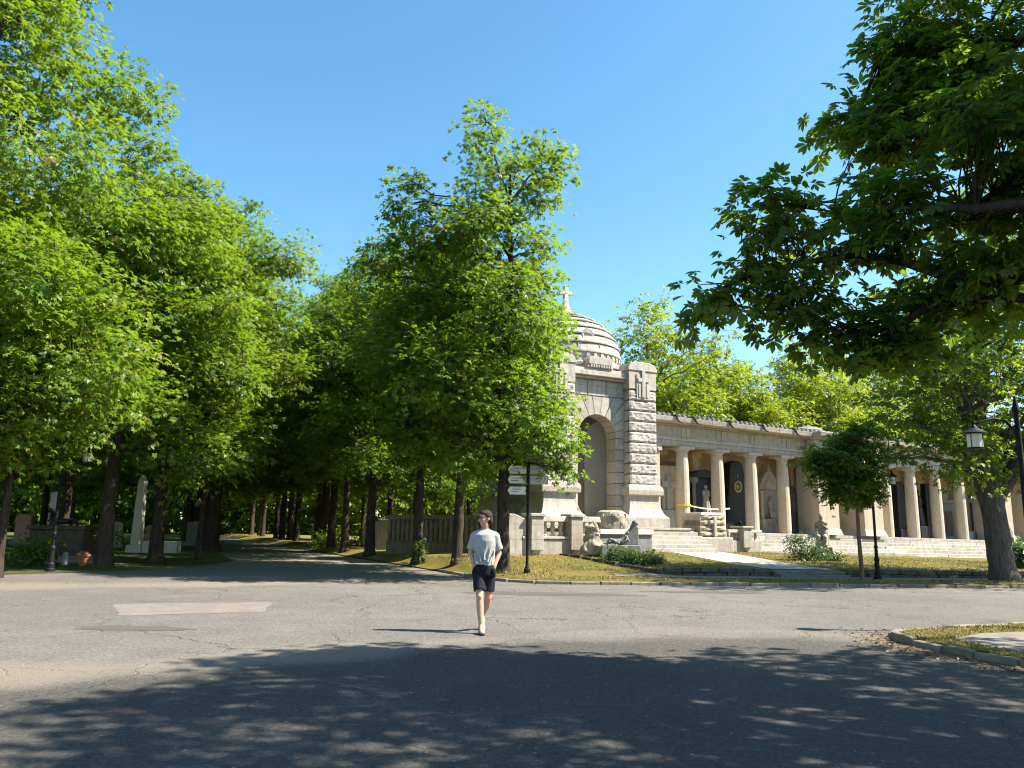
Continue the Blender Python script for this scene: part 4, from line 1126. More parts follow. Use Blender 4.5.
# ------------------------------------------------------------------ precinct wall, balustrade and pedestals
def loc2(x, y):      # tower frame -> world xy
    c, s = math.cos(ANG), math.sin(ANG); return (3.75 + c * x - s * y, 33.375 + s * x + c * y)
# in front of the tower: piers and stubby balusters over a plain base
BL = thing('balustrade', 'weathered limestone balustrade with stout piers in front of the tower', 'balustrade', (*loc2(-.0, -2.45), 0), ANG)
m = MB(); m.box(-5.0, -1.6, -.2, .22, .3, 1.12); m.box(-5.0, -1.6, -.25, .27, 1.123, 1.22); m.build('base', 'stone', BL, bevel=.02)
m = MB(); m.box(-4.6, -1.6, -.27, .29, 1.76, 1.98, .02, .05); m.build('rail', 'stone_plain', BL, bevel=.03)
x = -3.95
while x < -1.7:
    m = MB(); m.lathe([(.10, 1.223), (.10, 1.27), (.055, 1.31), (.085, 1.46), (.10, 1.54), (.06, 1.68), (.09, 1.72), (.09, 1.758)], x, 0, 10)
    m.build('baluster', 'stone_plain', BL); x += .34
for x in (-4.45, -2.75):
    m = MB(); m.box(x - .26, x + .26, -.38, .3, .72, 1.94); m.box(x - .32, x + .32, -.44, .34, 1.943, 2.06)
    m.prism([(-.38, .72), (.2, .72), (.2, .45), (-.26, .56)], x - .14, x + .14, 'x'); m.build('pier', 'stone', BL, bevel=.02)
m = MB(); m.prism([(-5.9, .3), (-5.003, .3), (-5.003, 1.225), (-4.65, 1.226), (-4.65, 1.72), (-4.9, 1.86), (-5.3, 2.02), (-5.9, 2.05)], -.22, .24); m.build('end_scroll', 'stone', BL, bevel=.03)
# long ribbed wall to the left, under the trees
RW = thing('precinct_wall', 'dark ribbed stone precinct wall shaded by the avenue trees', 'wall', (-.25, 31.1, .0), R(-40.6))
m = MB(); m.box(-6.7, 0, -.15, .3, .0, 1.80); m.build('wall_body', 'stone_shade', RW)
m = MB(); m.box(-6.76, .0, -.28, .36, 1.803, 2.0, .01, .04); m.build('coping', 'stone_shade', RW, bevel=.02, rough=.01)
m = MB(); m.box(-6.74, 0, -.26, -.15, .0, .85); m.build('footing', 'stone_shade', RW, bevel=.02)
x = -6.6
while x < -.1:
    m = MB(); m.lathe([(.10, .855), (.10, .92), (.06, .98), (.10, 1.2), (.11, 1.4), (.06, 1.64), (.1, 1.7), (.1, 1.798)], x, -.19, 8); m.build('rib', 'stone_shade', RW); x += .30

# rough pedestal and short balustrade right of the stair
def locA(x, y):
    c, s = math.cos(ANG), math.sin(ANG); return (8.34 + c * x - s * y, 37.57 + s * x + c * y)
PX, PY = locA(-.95, -2.6)
PE = thing('stone_pedestal', 'rough stone pedestal with a cross relief between the tower stair and the columns', 'pedestal', (PX, PY, gb(PX)), ANG)
MB().box(-.95, .95, -.8, .9, -.3, .62).build('base', 'stone_step', PE, bevel=.05, rough=.02)
MB().box(-1.25, -.96, -.6, .9, -.3, .85, .05, .05).build('side_block', 'stone_step', PE, bevel=.04, rough=.02)
m = MB()
for k in range(4):
    m.rblock(-.74 + .02 * k, .74 - .02 * k, .63 + .24 * k, .86 + .24 * k, -.6 + .02 * k, .5, 8, 3, .10, rb)
m.box(-.7, .7, -.55, .7, .63, 1.56); m.build('rock_face', 'stone_old', PE)
m = MB(); m.box(-.08, .08, -.76, -.5, .64, 1.5); m.box(-.28, .28, -.74, -.5, 1.2, 1.34); m.box(-.66, .66, -.6, .62, 1.565, 1.68, .1, .1); m.build('cross_relief', 'stone_plain', PE, bevel=.02)
B2x, B2y = locA(1.15, -2.65)
B2 = thing('balustrade', 'short low balustrade with a central pier beside the rough stone pedestal', 'balustrade', (B2x, B2y, gb(B2x)), ANG)
MB().box(-1.0, 1.0, -.25, .3, -.3, .52).build('base', 'stone', B2, bevel=.03)
MB().box(-1.02, 1.02, -.3, .32, .86, 1.0, .02, .03).build('rail', 'stone_plain', B2, bevel=.03)
for k in range(7):
    if k != 3:
        m = MB(); m.lathe([(.09, .523), (.05, .57), (.09, .7), (.05, .82), (.08, .858)], -.84 + .28 * k, 0, 10); m.build('baluster', 'stone_plain', B2)
m = MB(); m.box(-.24, .24, -.42, .34, .2, 1.06); m.box(-.32, .32, -.48, .38, 1.063, 1.16); m.prism([(-.42, .2), (.1, .2), (.1, -.1), (-.3, .05)], -.12, .12, 'x'); m.build('pier', 'stone', B2, bevel=.02)
# side of the stair next to the tower: low broad wall with the round stump
SX, SY = loc2(-.30, -2.5)
SW = thing('stair_wall', 'broad plain stone stair wall capped by a pale slab beside the tower stair', 'wall', (SX, SY, 0), ANG)
MB().box(-1.4, 1.05, -.3, .85, .2, 1.32).build('wall_body', 'stone_grey', SW, bevel=.02)
MB().box(-1.46, 1.1, -.38, .87, 1.323, 1.52, .02, .02).build('slab', 'stone_white', SW, bevel=.02)
ps = bpy.data.objects
SP_ = thing('stone_stump', 'squat round rough hewn stone drum standing on the pale slab', 'pedestal', (*loc2(-.75, -2.15), 1.525), ANG)
m = MB(); m.lathe([(.62, 0), (.64, .2), (.62, .5), (.54, .66), (.40, .72), (.05, .74)], 0, 0, 28)
for k in range(11):
    a = -2.9 + k * .52; s = MB().rblock(-.14, .14, .04 + .3 * (k % 2), .30 + .3 * (k % 2), -.63, -.5, 3, 3, .05, rb, .02); s.xf(Matrix.Rotation(a, 4, 'Z')); m.add(s.v, s.f)
m.build('drum', 'stone_old', SP_, rough=.03, rsc=5)
# ------------------------------------------------------------------ figures in stone
def figure(mb, h=1.7, pose='stand', s=1.0, robe=True):
    """draped standing or seated figure as overlapping shapes, facing -y, base at 0"""
    k = h / 1.7
    def c(a, b, ra, rb_): cap(mb, [q * k for q in a], [q * k for q in b], ra * k, rb_ * k)
    if pose == 'stand':
        if robe:
            mb.lathe([(.24 * k, 0), (.25 * k, .2 * k), (.19 * k, .7 * k), (.17 * k, .95 * k), (.19 * k, 1.2 * k), (.17 * k, 1.38 * k), (.07 * k, 1.46 * k)], 0, 0, 14)
            for a in range(7): c((.22 * math.cos(a), -.10 + .16 * math.sin(a), .03), (.13 * math.cos(a), -.06 + .1 * math.sin(a), .9), .05, .03)
        else:
            for sx in (-1, 1):
                c((sx * .09, 0, .06), (sx * .10, -.02, .5), .055, .065); c((sx * .10, -.02, .5), (sx * .08, 0, .92), .07, .10); c((sx * .09, .02, .04), (sx * .11, -.17, .03), .05, .035)
            c((0, 0, .92), (0, 0, 1.12), .15, .13); c((0, 0, 1.12), (0, 0, 1.36), .14, .17)
        c((0, 0, 1.4), (0, -.01, 1.52), .06, .055); mb.ball((0, -.02 * k, 1.6 * k), (.085 * k, .1 * k, .115 * k), 14, 10)
        c((0, -.11, 1.6), (0, -.125, 1.575), .02, .02); mb.ball((0, .03 * k, 1.64 * k), (.095 * k, .095 * k, .1 * k))
        for sx in (-1, 1):
            c((sx * .19, 0, 1.36), (sx * .24, -.03, 1.1), .065, .05); c((sx * .24, -.03, 1.1), (sx * .08, -.2, 1.0 + .1 * sx), .048, .035)
            mb.ball((sx * .07 * k, -.21 * k, (1.0 + .1 * sx) * k), .045 * k)
    elif pose == 'sit':
        c((-.1, 0, .5), (-.12, -.42, .52), .12, .09); c((.1, 0, .5), (.14, -.40, .48), .12, .09)
        c((-.12, -.42, .52), (-.1, -.36, .05), .085, .06); c((.14, -.40, .48), (.12, -.44, .05), .085, .06)
        c((-.1, -.36, .04), (-.1, -.5, .03), .05, .04); c((.12, -.44, .04), (.12, -.58, .03), .05, .04)
        c((0, .02, .5), (0, -.02, .78), .19, .16); c((0, -.02, .78), (0, -.08, 1.04), .16, .18)
        c((0, -.1, 1.08), (0, -.15, 1.2), .06, .055); mb.ball((0, -.19 * k, 1.28 * k), (.085 * k, .1 * k, .115 * k), 14, 10); mb.ball((0, -.15 * k, 1.32 * k), (.095 * k, .1 * k, .1 * k))
        c((.18, -.08, 1.04), (.24, -.22, .80), .065, .05); c((.24, -.22, .8), (.08, -.32, .95), .048, .035); c((-.18, -.08, 1.04), (-.25, -.16, .78), .065, .05); c((-.25, -.16, .78), (-.12, -.4, .62), .048, .035)
        for a in range(6): c((-.2 + .08 * a, -.46, .05), (-.15 + .06 * a, -.2, .5), .06, .06)
    elif pose == 'recline':
        c((.0, 0, .22), (.55, .0, .2), .17, .14); c((0, 0, .22), (-.32, 0, .45), .17, .19); c((-.32, 0, .45), (-.44, -.02, .62), .08, .06)
        mb.ball((-.48 * k, -.03 * k, .72 * k), (.1 * k, .1 * k, .12 * k), 14, 10)
        c((.5, -.06, .2), (.95, -.12, .36), .12, .08); c((.95, -.12, .36), (1.25, -.1, .08), .08, .055); c((.5, .06, .2), (1.1, .08, .12), .12, .07); c((1.1, .08, .12), (1.5, .05, .1), .07, .05)
        c((-.36, -.16, .5), (-.2, -.34, .28), .06, .05); c((-.2, -.34, .28), (.1, -.3, .14), .05, .035); c((-.36, .16, .5), (-.62, .1, .2), .06, .05)
    return mb

def stand_pt(x, y): return locA(x, y)
def niche_x(px, y):
    """distance along the colonnade of a spot y behind the columns on that sight line"""
    d = at(px, 500, 1.0); k = d.x; c_, s_ = math.cos(ANG), math.sin(ANG)
    ox_, oy_ = 8.34 - s_ * y, 37.57 + c_ * y
    return (k * oy_ - ox_) / (c_ - k * s_)
def arc_thing(name, label, cat, x, y, dz=0.0, rot=0.0, group=None):
    wx, wy = locA(x, y); return thing(name, label, cat, (wx, wy, zf(x) + dz + .004), ANG + rot, group)

# niche 1: pale relief wall with a cross and columns
t = arc_thing('grave_monument', 'pale relief monument with a carved cross in the first niche beside the tower', 'monument', niche_x(667, 1.4), 1.4)
MB().box(-.8, .8, -.3, .1, 0, 1.0).build('base', 'stone_plain', t, bevel=.02)
MB().box(-.78, .78, -.1, .1, 1.003, 3.2).build('slab', 'stone_warm', t, bevel=.02)
m = MB(); m.box(-.13, .13, -.19, -.1, 1.01, 2.75); m.box(-.42, .42, -.185, -.1, 2.1, 2.42)
for sx in (-.6, -.36, .4, .6): m.box(sx - .05, sx + .05, -.17, -.1, 1.01, 2.0)
m.build('cross', 'stone_plain', t, bevel=.02)
m = MB(); m.box(-.82, .82, -.22, .1, 3.2, 3.4); m.box(-.50, -.45, -.13, -.1, 1.01, 2.1); m.build('cornice', 'dark_stone', t, bevel=.01)
# niche 2: black aedicule and a pale statue
t = arc_thing('grave_monument', 'black stone shrine with a gabled top standing in the second niche', 'monument', niche_x(702, 1.45), 1.45)
m = MB(); m.box(-.82, .82, -.1, .3, 0, 2.7); m.build('shrine', 'granite_black', t, bevel=.02)
m = MB(); m.prism([(-.95, 2.7), (.95, 2.7), (.95, 2.82), (.45, 3.05), (0, 3.12), (-.45, 3.05), (-.95, 2.82)], -.3, .3); m.build('gable', 'granite_black', t, bevel=.02)
for sx in (-.66, .66):
    m = MB(); m.lathe([(.12, .5), (.10, .6), (.095, 2.3), (.14, 2.45)], sx, -.2, 12); m.box(sx - .15, sx + .15, -.35, -.05, 2.45, 2.695); m.box(sx - .15, sx + .15, -.36, -.05, 0, .5); m.build('shrine_column', 'stone_grey', t)
t = arc_thing('statue', 'small pale draped female statue in front of the black shrine', 'statue', niche_x(706, .75), .75)
MB().box(-.28, .28, -.25, .25, 0, .85).build('pedestal', 'stone_grey', t, bevel=.02)
m = MB(); figure(m, 1.45); m.v = [(x, y, z + .83) for x, y, z in m.v]; fused('body', m, 'stone_plain', t, .018, 2)
# niche 3: black tapering slab with gilt wreath
t = arc_thing('grave_monument', 'tall black tapering stone with a gilded wreath in the third niche', 'monument', niche_x(736, 1.2), 1.2)
m = MB(); m.prism([(-.86, 0), (.86, 0), (.46, 3.3), (.38, 3.55), (.16, 3.68), (-.16, 3.68), (-.38, 3.55), (-.46, 3.3)], -.15, .45); m.build('stone', 'granite_black', t, bevel=.03)
m = MB()
for k in range(14):
    a = 2 * math.pi * k / 14; m.ball((.22 * math.cos(a), -.18, 2.35 + .26 * math.sin(a)), (.075, .05, .075), 8, 6)
m.ball((0, -.17, 2.35), (.12, .03, .14), 10, 6); m.box(-.02, .02, -.18, -.15, 2.8, 3.0); m.build('wreath', 'gold', t, smooth=True)
m = MB(); m.box(-.6, .6, -.75, -.3, 0, .3); m.ball((-.35, -.6, .42), (.13, .1, .14)); m.ball((.3, -.6, .40), (.11, .1, .12)); m.build('plinth', 'granite_black', t)
# niche 4: white gothic arch with cross
t = arc_thing('grave_monument', 'white pointed arch tomb with a seated relief and a cross on its gable', 'monument', niche_x(768, 1.25), 1.25)
MB().box(-.85, .85, -.45, .35, 0, .75).build('base', 'stone_plain', t, bevel=.03)
m = MB(); m.box(-.78, .78, -.1, .35, .753, 2.3); m.build('slab', 'stone_plain', t, bevel=.02)
m = MB()
outer = [(-.78, 2.3)] + [(-.78 + .78 * q / 8, 2.3 + 1.0 * math.sin(q / 8 * math.pi / 2)) for q in range(1, 8)] + [(-.08, 3.38), (0, 3.72), (.08, 3.38)] + [(.78 - .78 * q / 8, 2.3 + 1.0 * math.sin(q / 8 * math.pi / 2)) for q in range(7, 0, -1)] + [(.78, 2.3)]
m.prism(outer, -.16, .3); m.box(-.045, .045, -.02, .06, 3.6, 4.02 - .07); m.box(-.14, .14, -.02, .06, 3.78, 3.87)
m.lathe([(.11, .76), (.08, .9), (.08, 2.05), (.12, 2.2)], -.66, -.24, 10); m.lathe([(.11, .76), (.08, .9), (.08, 2.05), (.12, 2.2)], .66, -.24, 10); m.build('gable', 'stone_col', t)
m = MB(); m.prism(arch_pts(.40, 2.35, 12, rise=.5) , -.20, -.15); m.build('niche', 'stone_warm', t)
m = MB(); figure(m, 1.45, 'sit'); m.v = [(x, y * .5 - .18, z + .76) for x, y, z in m.v]; fused('figure', m, 'stone_plain', t, .02, 2)
m = MB(); m.ball((.35, -.55, .60), (.28, .1, .1)); m.ball((.52, -.56, .55), (.12, .09, .09)); m.build('wreath', simple('dry_wreath', (.16, .06, .04), .9), t)
# niche 5: statue group
t = arc_thing('grave_monument', 'grey stone group of two figures and a cross behind the fourth column', 'monument', niche_x(798, 1.3), 1.3)
MB().box(-.8, .8, -.4, .35, 0, 1.15).build('base', 'stone_grey', t, bevel=.03)
m = MB(); m.box(-.1, .1, 0, .16, 1.15, 3.0); m.box(-.32, .32, .01, .15, 2.45, 2.62); m.build('cross', 'stone_plain', t, bevel=.02)
for sx, hh in ((-.42, 1.35), (.4, 1.55)):
    m = MB(); figure(m, hh); m.v = [(x + sx, y - .1, z + 1.14) for x, y, z in m.v]; fused('figure', m, 'stone_old', t, .022, 2)
# niches right of the middle bay
for x, kind, lb in ((niche_x(899, 1.2), 0, 'narrow dark obelisk stone just right of the middle bay'), (niche_x(918, 1.2), 1, 'dark bronze standing figure on a low base between the slim columns'), (niche_x(926, 1.3), 0, 'dark obelisk stone in the niche right of the bronze figure'), (niche_x(945, 1.3), 2, 'plain grey slab tomb with a doorway in the niche near the fat trunk'), (niche_x(965, 1.3), 3, 'pale slab tomb with a dark band half hidden by the fat trunk')):
    t = arc_thing('grave_monument', lb, 'monument', x, 1.25)
    if kind == 0:
        MB().box(-.55, .55, -.45, .45, 0, .5).build('base', 'granite_black', t, bevel=.02)
        MB().box(-.42, .42, -.25, .25, .503, 3.3, .14, .08).build('shaft', 'granite_black', t, bevel=.02)
        m = MB(); m.box(-.3, -.05, -.44, -.42, .15, .35); m.box(.1, .3, -.47, -.44, .1, .3); m.build('plaque', 'stone_grey', t)
    elif kind == 1:
        MB().box(-.5, .5, -.45, .45, 0, .7).build('base', 'granite_black', t, bevel=.02)
        m = MB(); figure(m, 2.2); m.v = [(x_, y_, z_ + .69) for x_, y_, z_ in m.v]; fused('figure', m, 'bronze', t, .025, 2)
        MB().box(-.8, -.55, .1, .3, 0, 3.2).build('stele', 'granite_black', t, bevel=.02)
    elif kind == 2:
        m = MB(); m.box(-.7, .7, -.1, .3, 0, 2.2); m.box(-.78, .78, -.18, .3, 2.203, 2.4); m.build('slab', 'stone_grey', t, bevel=.02)
        m = MB(); m.box(-.35, .35, -.13, -.1, .2, 1.7); m.build('doorway', 'dark_stone', t)
    else:
        m = MB(); m.box(-.7, .7, -.1, .3, 0, 2.6); m.box(-.8, .8, -.5, .3, .0, .5); m.build('slab', 'stone_white', t, bevel=.02)
        MB().box(.2, .36, -.14, -.1, .6, 2.3).build('band', 'dark_stone', t)

# barrier tape across the columns
a = locA(-.34, -.02); b = locA(2.3, -.35)
tp = thing('barrier_tape', 'yellow and white barrier tape strung across the first columns', 'tape', (a[0], a[1], zf(0) + 1.2))
L = Vector((b[0] - a[0], b[1] - a[1], -.12))
def tape(pts, w_):
    m = MB(); vs = []
    for p in pts: vs += [(p[0], p[1], p[2] - w_), (p[0], p[1], p[2] + w_), (p[0] + .01, p[1] + .012, p[2] + w_), (p[0] + .01, p[1] + .012, p[2] - w_)]
    fs = []
    for i in range(len(pts) - 1):
        for k in range(4): fs.append((i * 4 + k, i * 4 + (k + 1) % 4, i * 4 + 4 + (k + 1) % 4, i * 4 + 4 + k))
    m.add(vs, fs); return m
nrmv = Vector((.447, -.894, 0))
c0 = Vector((0, 0, 0))
ring_ = [nrmv * .355 * math.cos(q) + Vector((.894, .447, 0)) * .355 * math.sin(q) + Vector((.3, .15, 0)) for q in [i * math.pi / 8 - math.pi * .55 for i in range(10)]]
tape([(p.x, p.y, 0) for p in ring_], .05).build('yellow_band', 'tape_y', tp)
tape([(ring_[-1].x + .9 * t * L.x, ring_[-1].y + .9 * t * L.y - .5 * math.sin(t * 3.1) * .3, -.10 * math.sin(t * math.pi) - .1 * t) for t in [i / 10 for i in range(11)]], .032).build('white_band', 'tape_w', tp)

# ------------------------------------------------------------------ monuments on the lawn
g0 = at(612, 556, 29.2)
gx, gy = g0.x, g0.y
t = thing('grave_monument', 'old grave on the lawn with a reclining stone figure against a grey sloping block', 'monument', (gx, gy, G(gx, gy)), .12)
m = MB(); m.box(-.5, 1.05, -.35, .5, -.15, .42, .03, .03); m.build('base', 'stone_grey', t, bevel=.03, rough=.015)
m = MB(); m.prism([(.18, .42), (1.0, .42), (1.0, 1.05), (.9, 1.15)], -.1, .42); m.build('sloping_block', 'stone_grey', t, bevel=.03, rough=.02)
m = MB()
for (x, y, z, r) in ((-.78, 0, .3, .34), (-.72, .05, .7, .30), (-.82, 0, 1.0, .2), (-.62, -.1, .45, .26), (-.95, .1, .15, .3), (-.6, 0, 1.02, .16), (-.7, .1, 1.15, .13)): m.ball((x, y, z), (r, r * .8, r))
fused('rock', m, 'stone_old', t, .03, 0, .11, 4.2)
m = MB(); figure(m, 1.15, 'recline'); m.v = [(-x * .72 + .32, y - .22, z * .9 + .42) for x, y, z in m.v]
cap(m, (.55, .0, .55), (.86, .05, 1.12), .1, .12); m.ball((.9, .02, 1.22), .13); fused('figure', m, 'stone_grey', t, .02, 1, .012, 9)
# seated statue by the shrub
s0 = at(823, 556, 32.0); sx_, sy_ = s0.x, s0.y
t = thing('statue', 'weathered seated stone figure on a boulder beside the shrub on the lawn', 'statue', (sx_, sy_, G(sx_, sy_)), -.5)
m = MB(); m.box(-.5, .5, -.45, .45, -.1, .5, .08, .08); fused('boulder', m, 'stone_old', t, .04, 2, .06, 4)
m = MB(); figure(m, 1.75, 'sit'); m.v = [(x, y + .15, z + .38) for x, y, z in m.v]; cap(m, (0, .25, .5), (.05, .1, 1.1), .3, .2); fused('figure', m, 'stone_old', t, .028, 2, .03, 7)
# pale stele behind the fat trunk
q0 = at(1006, 556, 33.0)
t = thing('grave_monument', 'pale leaning stele half hidden behind the fat chestnut trunk', 'monument', (q0.x, q0.y, G(q0.x, q0.y)), .3)
MB().box(-.6, .6, -.4, .4, -.1, .35, .03, .03).build('base', 'stone_plain', t, bevel=.03)
m = MB(); m.prism([(-.42, .35), (.42, .35), (.38, 1.35), (.22, 1.62), (-.1, 1.7), (-.36, 1.5)], -.15, .15); m.build('stele', 'stone_plain', t, bevel=.05, rough=.02)

# ------------------------------------------------------------------ plants
def shrub(name, label, cat, loc, ells, n, per, S, seed, m='leaf_shrub', style='one', r=.18, tint=.5, zmin=.03, stems=10, flat=.3):
    rng = np.random.default_rng(seed); pr = random.Random(seed)
    t = thing(name, label, cat, loc)
    C, O = crown_points(rng, ells, n, zmin, .35, .2)
    sb = MB()
    for i in rng.permutation(len(C))[:stems]:
        sb.tube(limb_path((C[i][0] * .25, C[i][1] * .25, -.03), C[i], .1, rng, 4), [.014, .012, .009, .007, .004], 4)
    if stems: sb.build('stem', 'bark_thin', t)
    P, Nn, H, SS, idx = spray_leaves(rng, C, O, per, r, S, flat, .2)
    ti = np.clip(rng.normal(tint, .25, len(C))[idx] + rng.normal(0, .1, len(idx)), 0, 1)
    me = leaf_mesh('leaves', m, P, Nn, H, SS, ti, style, rng); o = bpy.data.objects.new('leaves', me); COL.objects.link(o); o.parent = t
    return t
b0 = at(634, 565, 27.3)
shrub('ground_cover_bush', 'low dark green ground cover bush in front of the reclining figure', 'bush', (b0.x, b0.y, G(b0.x, b0.y)), [(0, 0, .12, 1.1, .7, .3), (-.5, .1, .2, .6, .5, .3), (.45, -.1, .1, .6, .5, .22)], 260, 14, .11, 81, r=.16, stems=6, tint=.35)
b0 = at(806, 561, 30.5)
shrub('rose_shrub', 'loose shrub with reddish shoots beside the seated stone figure', 'shrub', (b0.x, b0.y, G(b0.x, b0.y)), [(-.1, 0, .5, .65, .55, .5), (-.3, 0, .85, .35, .35, .3), (.45, 0, .3, .45, .4, .3)], 150, 10, .10, 82, r=.17, stems=26, tint=.5)
b0 = at(836, 561, 30.8)
shrub('low_plant', 'small tuft of pale green plants at the foot of the seated figure', 'plant', (b0.x, b0.y, G(b0.x, b0.y)), [(0, 0, .12, .55, .4, .2)], 50, 10, .10, 83, r=.12, stems=0, tint=.8)
b0 = at(1018, 565, 29.0)
shrub('broad_leaf_plant', 'bright broad leaved plant at the edge of the photo beyond the fat trunk', 'plant', (b0.x, b0.y, G(b0.x, b0.y)), [(.1, 0, .5, .7, .5, .55)], 60, 7, .34, 84, r=.2, stems=12, tint=.75)
b0 = at(428, 555, 27.1)
shrub('leafy_shoots', 'bright young shoots sprouting at the foot of a dark avenue trunk', 'plant', (-3.45, 30.1, .2), [(0, 0, .4, .25, .22, .4)], 24, 9, .12, 85, r=.12, stems=6, tint=.85, style='tri')
for (px, py, Y, lab, sz) in ((30, 548, 26, 'leafy bush beside the dark tomb on the grove edge', .8), (92, 540, 32, 'rounded bush behind the stout straight chestnut', 1.1), (330, 535, 46, 'sunlit bush between the far trunks of the avenue', 1.1), (365, 538, 48, 'bright bush low behind the ribbed wall end', 1.3), (60, 540, 36, 'dark bush behind the sarcophagus monument', 1.2)):
    b0 = at(px, py, Y)
    shrub('bush', lab, 'bush', (b0.x, b0.y, .05), [(0, 0, .5 * sz, .9 * sz, .8 * sz, .55 * sz), (.5 * sz, 0, .8 * sz, .5 * sz, .5 * sz, .4 * sz)], 110, 12, .14, int(px) + 7, r=.25, stems=8, tint=.6, m='leaf')

# ------------------------------------------------------------------ street furniture
def lamp(label, loc, rot, h=3.9, group='black street lamps with one curved arm'):
    t = thing('street_lamp', label, 'street lamp', loc, rot, group)
    m = MB(); m.lathe([(.13, -.06), (.13, .06), (.10, .09), (.10, .2), (.075, .24), (.065, .55), (.08, .58), (.08, .63), (.055, .68), (.048, .95), (.06, .97), (.06, 1.0), (.042, 1.04), (.037, h - .2), (.055, h - .18), (.055, h - .14), (.03, h), (.012, h + .1)], 0, 0, 14)
    m.build('post', 'black_paint', t, smooth=False, bevel=.004)
    m = MB(); pts = []
    for i in range(13):
        q = i / 12; a = math.pi * q
        pts.append((-.33 + .33 * math.cos(a * .92), 0, h - .52 + .3 * math.sin(a * .8)))
    pts = [(0, 0, h - .75), (-.05, 0, h - .5), (-.18, 0, h - .34), (-.36, 0, h - .30), (-.55, 0, h - .36), (-.66, 0, h - .42)]
    m.tube(pts, [.022, .022, .02, .02, .018, .016], 8)
    m.tube([(0, 0, h - .42), (-.12, 0, h - .45), (-.16, 0, h - .56), (-.08, 0, h - .62)], .012, 6); m.build('arm', 'black_paint', t, smooth=True)
    m = MB(); z = h - .44; q_ = .70
    m.lathe([(.012, z + .10), (.022, z + .06), (.015, z + .03), (.036, z), (.05, z - .03), (.115, z - .075), (.18, z - .115), (.18, z - .13), (.12, z - .135)], -.66, 0, 20); hd = m.build('lamp_head', 'black_paint', t, smooth=False)
    m = MB(); m.lathe([(.112, z - .14), (.108, z - .36), (.09, z - .37)], -.66, 0, 20); m.build('lamp_glass', 'opal', hd, smooth=False)
    m = MB(); m.lathe([(.112, z - .37), (.112, z - .39), (.05, z - .40)], -.66, 0, 20)
    for q in range(4): a = q * math.pi / 2 + .6; m.tube([(-.66 + .118 * math.cos(a), .118 * math.sin(a), z - .135), (-.66 + .118 * math.cos(a), .118 * math.sin(a), z - .38)], .006, 4)
    m.build('lamp_cage', 'black_paint', hd)
    return t
l1 = lamp('black street lamp with a white hanging lantern beside the small round headed tree', (*at(878, 578, 24.6).xy, .13), math.pi, 3.75)
hd_c = at(975, 440, 12.9)
def relamp(src, loc, rot, lab, sc=1.0):
    c = copy_tree(src); c.location = loc; c.rotation_euler = (0, 0, rot); c['label'] = lab; c.scale = sc if hasattr(sc, '__len__') else (sc, sc, sc); return c
relamp(l1, (hd_c.x + .74, 12.9, .1), 0, 'near street lamp by the road island, its white lantern largest of all', (1.12, 1.06, .985))
relamp(l1, (*at(50, 570, 23.4).xy, .05), math.pi, 'shaded street lamp across the avenue, in front of the dark tomb', 1.1)

# signpost with direction panels
sp = at(527, 572, 24.0)
t = thing('signpost', 'black signpost with white direction panels before the balustrade', 'signpost', (sp.x, sp.y, .18))
m = MB(); m.lathe([(.10, -.05), (.10, .12), (.07, .15), (.06, .2), (.043, .22), (.043, 3.2), (.055, 3.22), (.055, 3.27), (.02, 3.33)], 0, 0, 14); m.build('pole', 'black_paint', t)
def panel(side, z, w_=.50, h_=.24, stripes=False, lab=None):
    s = side; x0 = .06
    m = MB()
    if s < 0: poly = [(-x0, z), (-x0 - w_, z), (-x0 - w_ - .07, z + h_ * .5), (-x0 - w_, z + h_), (-x0, z + h_)]
    else: poly = [(x0, z), (x0 + w_, z), (x0 + w_, z + h_), (x0, z + h_)]
    m.prism(poly, -.02, .012); p = m.build('direction_panel', 'panel_white' if not stripes else 'panel_grey', t, bevel=.004)
    m = MB()
    for k, (a, b) in enumerate(((.12, .46), (.2, .5))):
        zz = z + h_ * (.62 - .34 * k); q = a
        while q < b - .02:
            l = rb.uniform(.02, .05); xa = s * (x0 + w_ * .15 + q * .8) ; xb = s * (x0 + w_ * .15 + (q + l) * .8)
            m.box(min(xa, xb), max(xa, xb), -.026, -.021, zz, zz + .026); q += l + .012
    m.build('lettering', 'print', p)
    if stripes:
        m = MB()
        for k in range(2):
            xx = x0 + w_ - .16 + k * .1; m.prism([(xx - .1, z + .02), (xx - .055, z + .02), (xx + .075, z + h_ - .02), (xx + .03, z + h_ - .02)], -.027, -.021)
        m.build('stripe', 'panel_white', p)
MT['panel_grey'] = simple('sign_enamel_grey', (.36, .38, .36), .5, .4, 0, .06, 8)
panel(-1, 2.36); panel(-1, 2.70); panel(-1, 3.0)
panel(1, 2.68, .56, .26, True); panel(1, 3.0, .56, .26, True)

# ------------------------------------------------------------------ graves of the grove
u0 = at(60, 553, 28.5)
t = thing('tomb', 'dark sarcophagus tomb with a sculpted group on top behind the lamp post', 'tomb', (u0.x, u0.y, .05), .1)
MB().box(-1.15, 1.15, -.6, .6, -.05, .25, .02, .02).build('plinth', 'stone_grey', t, bevel=.03)
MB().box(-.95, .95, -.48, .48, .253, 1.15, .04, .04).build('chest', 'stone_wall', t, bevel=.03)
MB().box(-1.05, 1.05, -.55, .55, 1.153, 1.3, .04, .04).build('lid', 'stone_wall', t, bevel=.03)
m = MB(); figure(m, 1.3, 'recline'); m.v = [(x * .8 - .2, y, z + 1.28) for x, y, z in m.v]
m2 = MB(); figure(m2, 1.25, 'sit'); m.add([(x - .3, y + .3, z + 1.28) for x, y, z in m2.v], m2.f); fused('sculpture', m, 'bronze', t, .025, 2)
MB().box(-.62, -.36, .1, .3, 1.3, 2.5, .02, .02).build('cross_stump', 'stone_white', t, bevel=.02)
u0 = at(136, 549, 38.0)
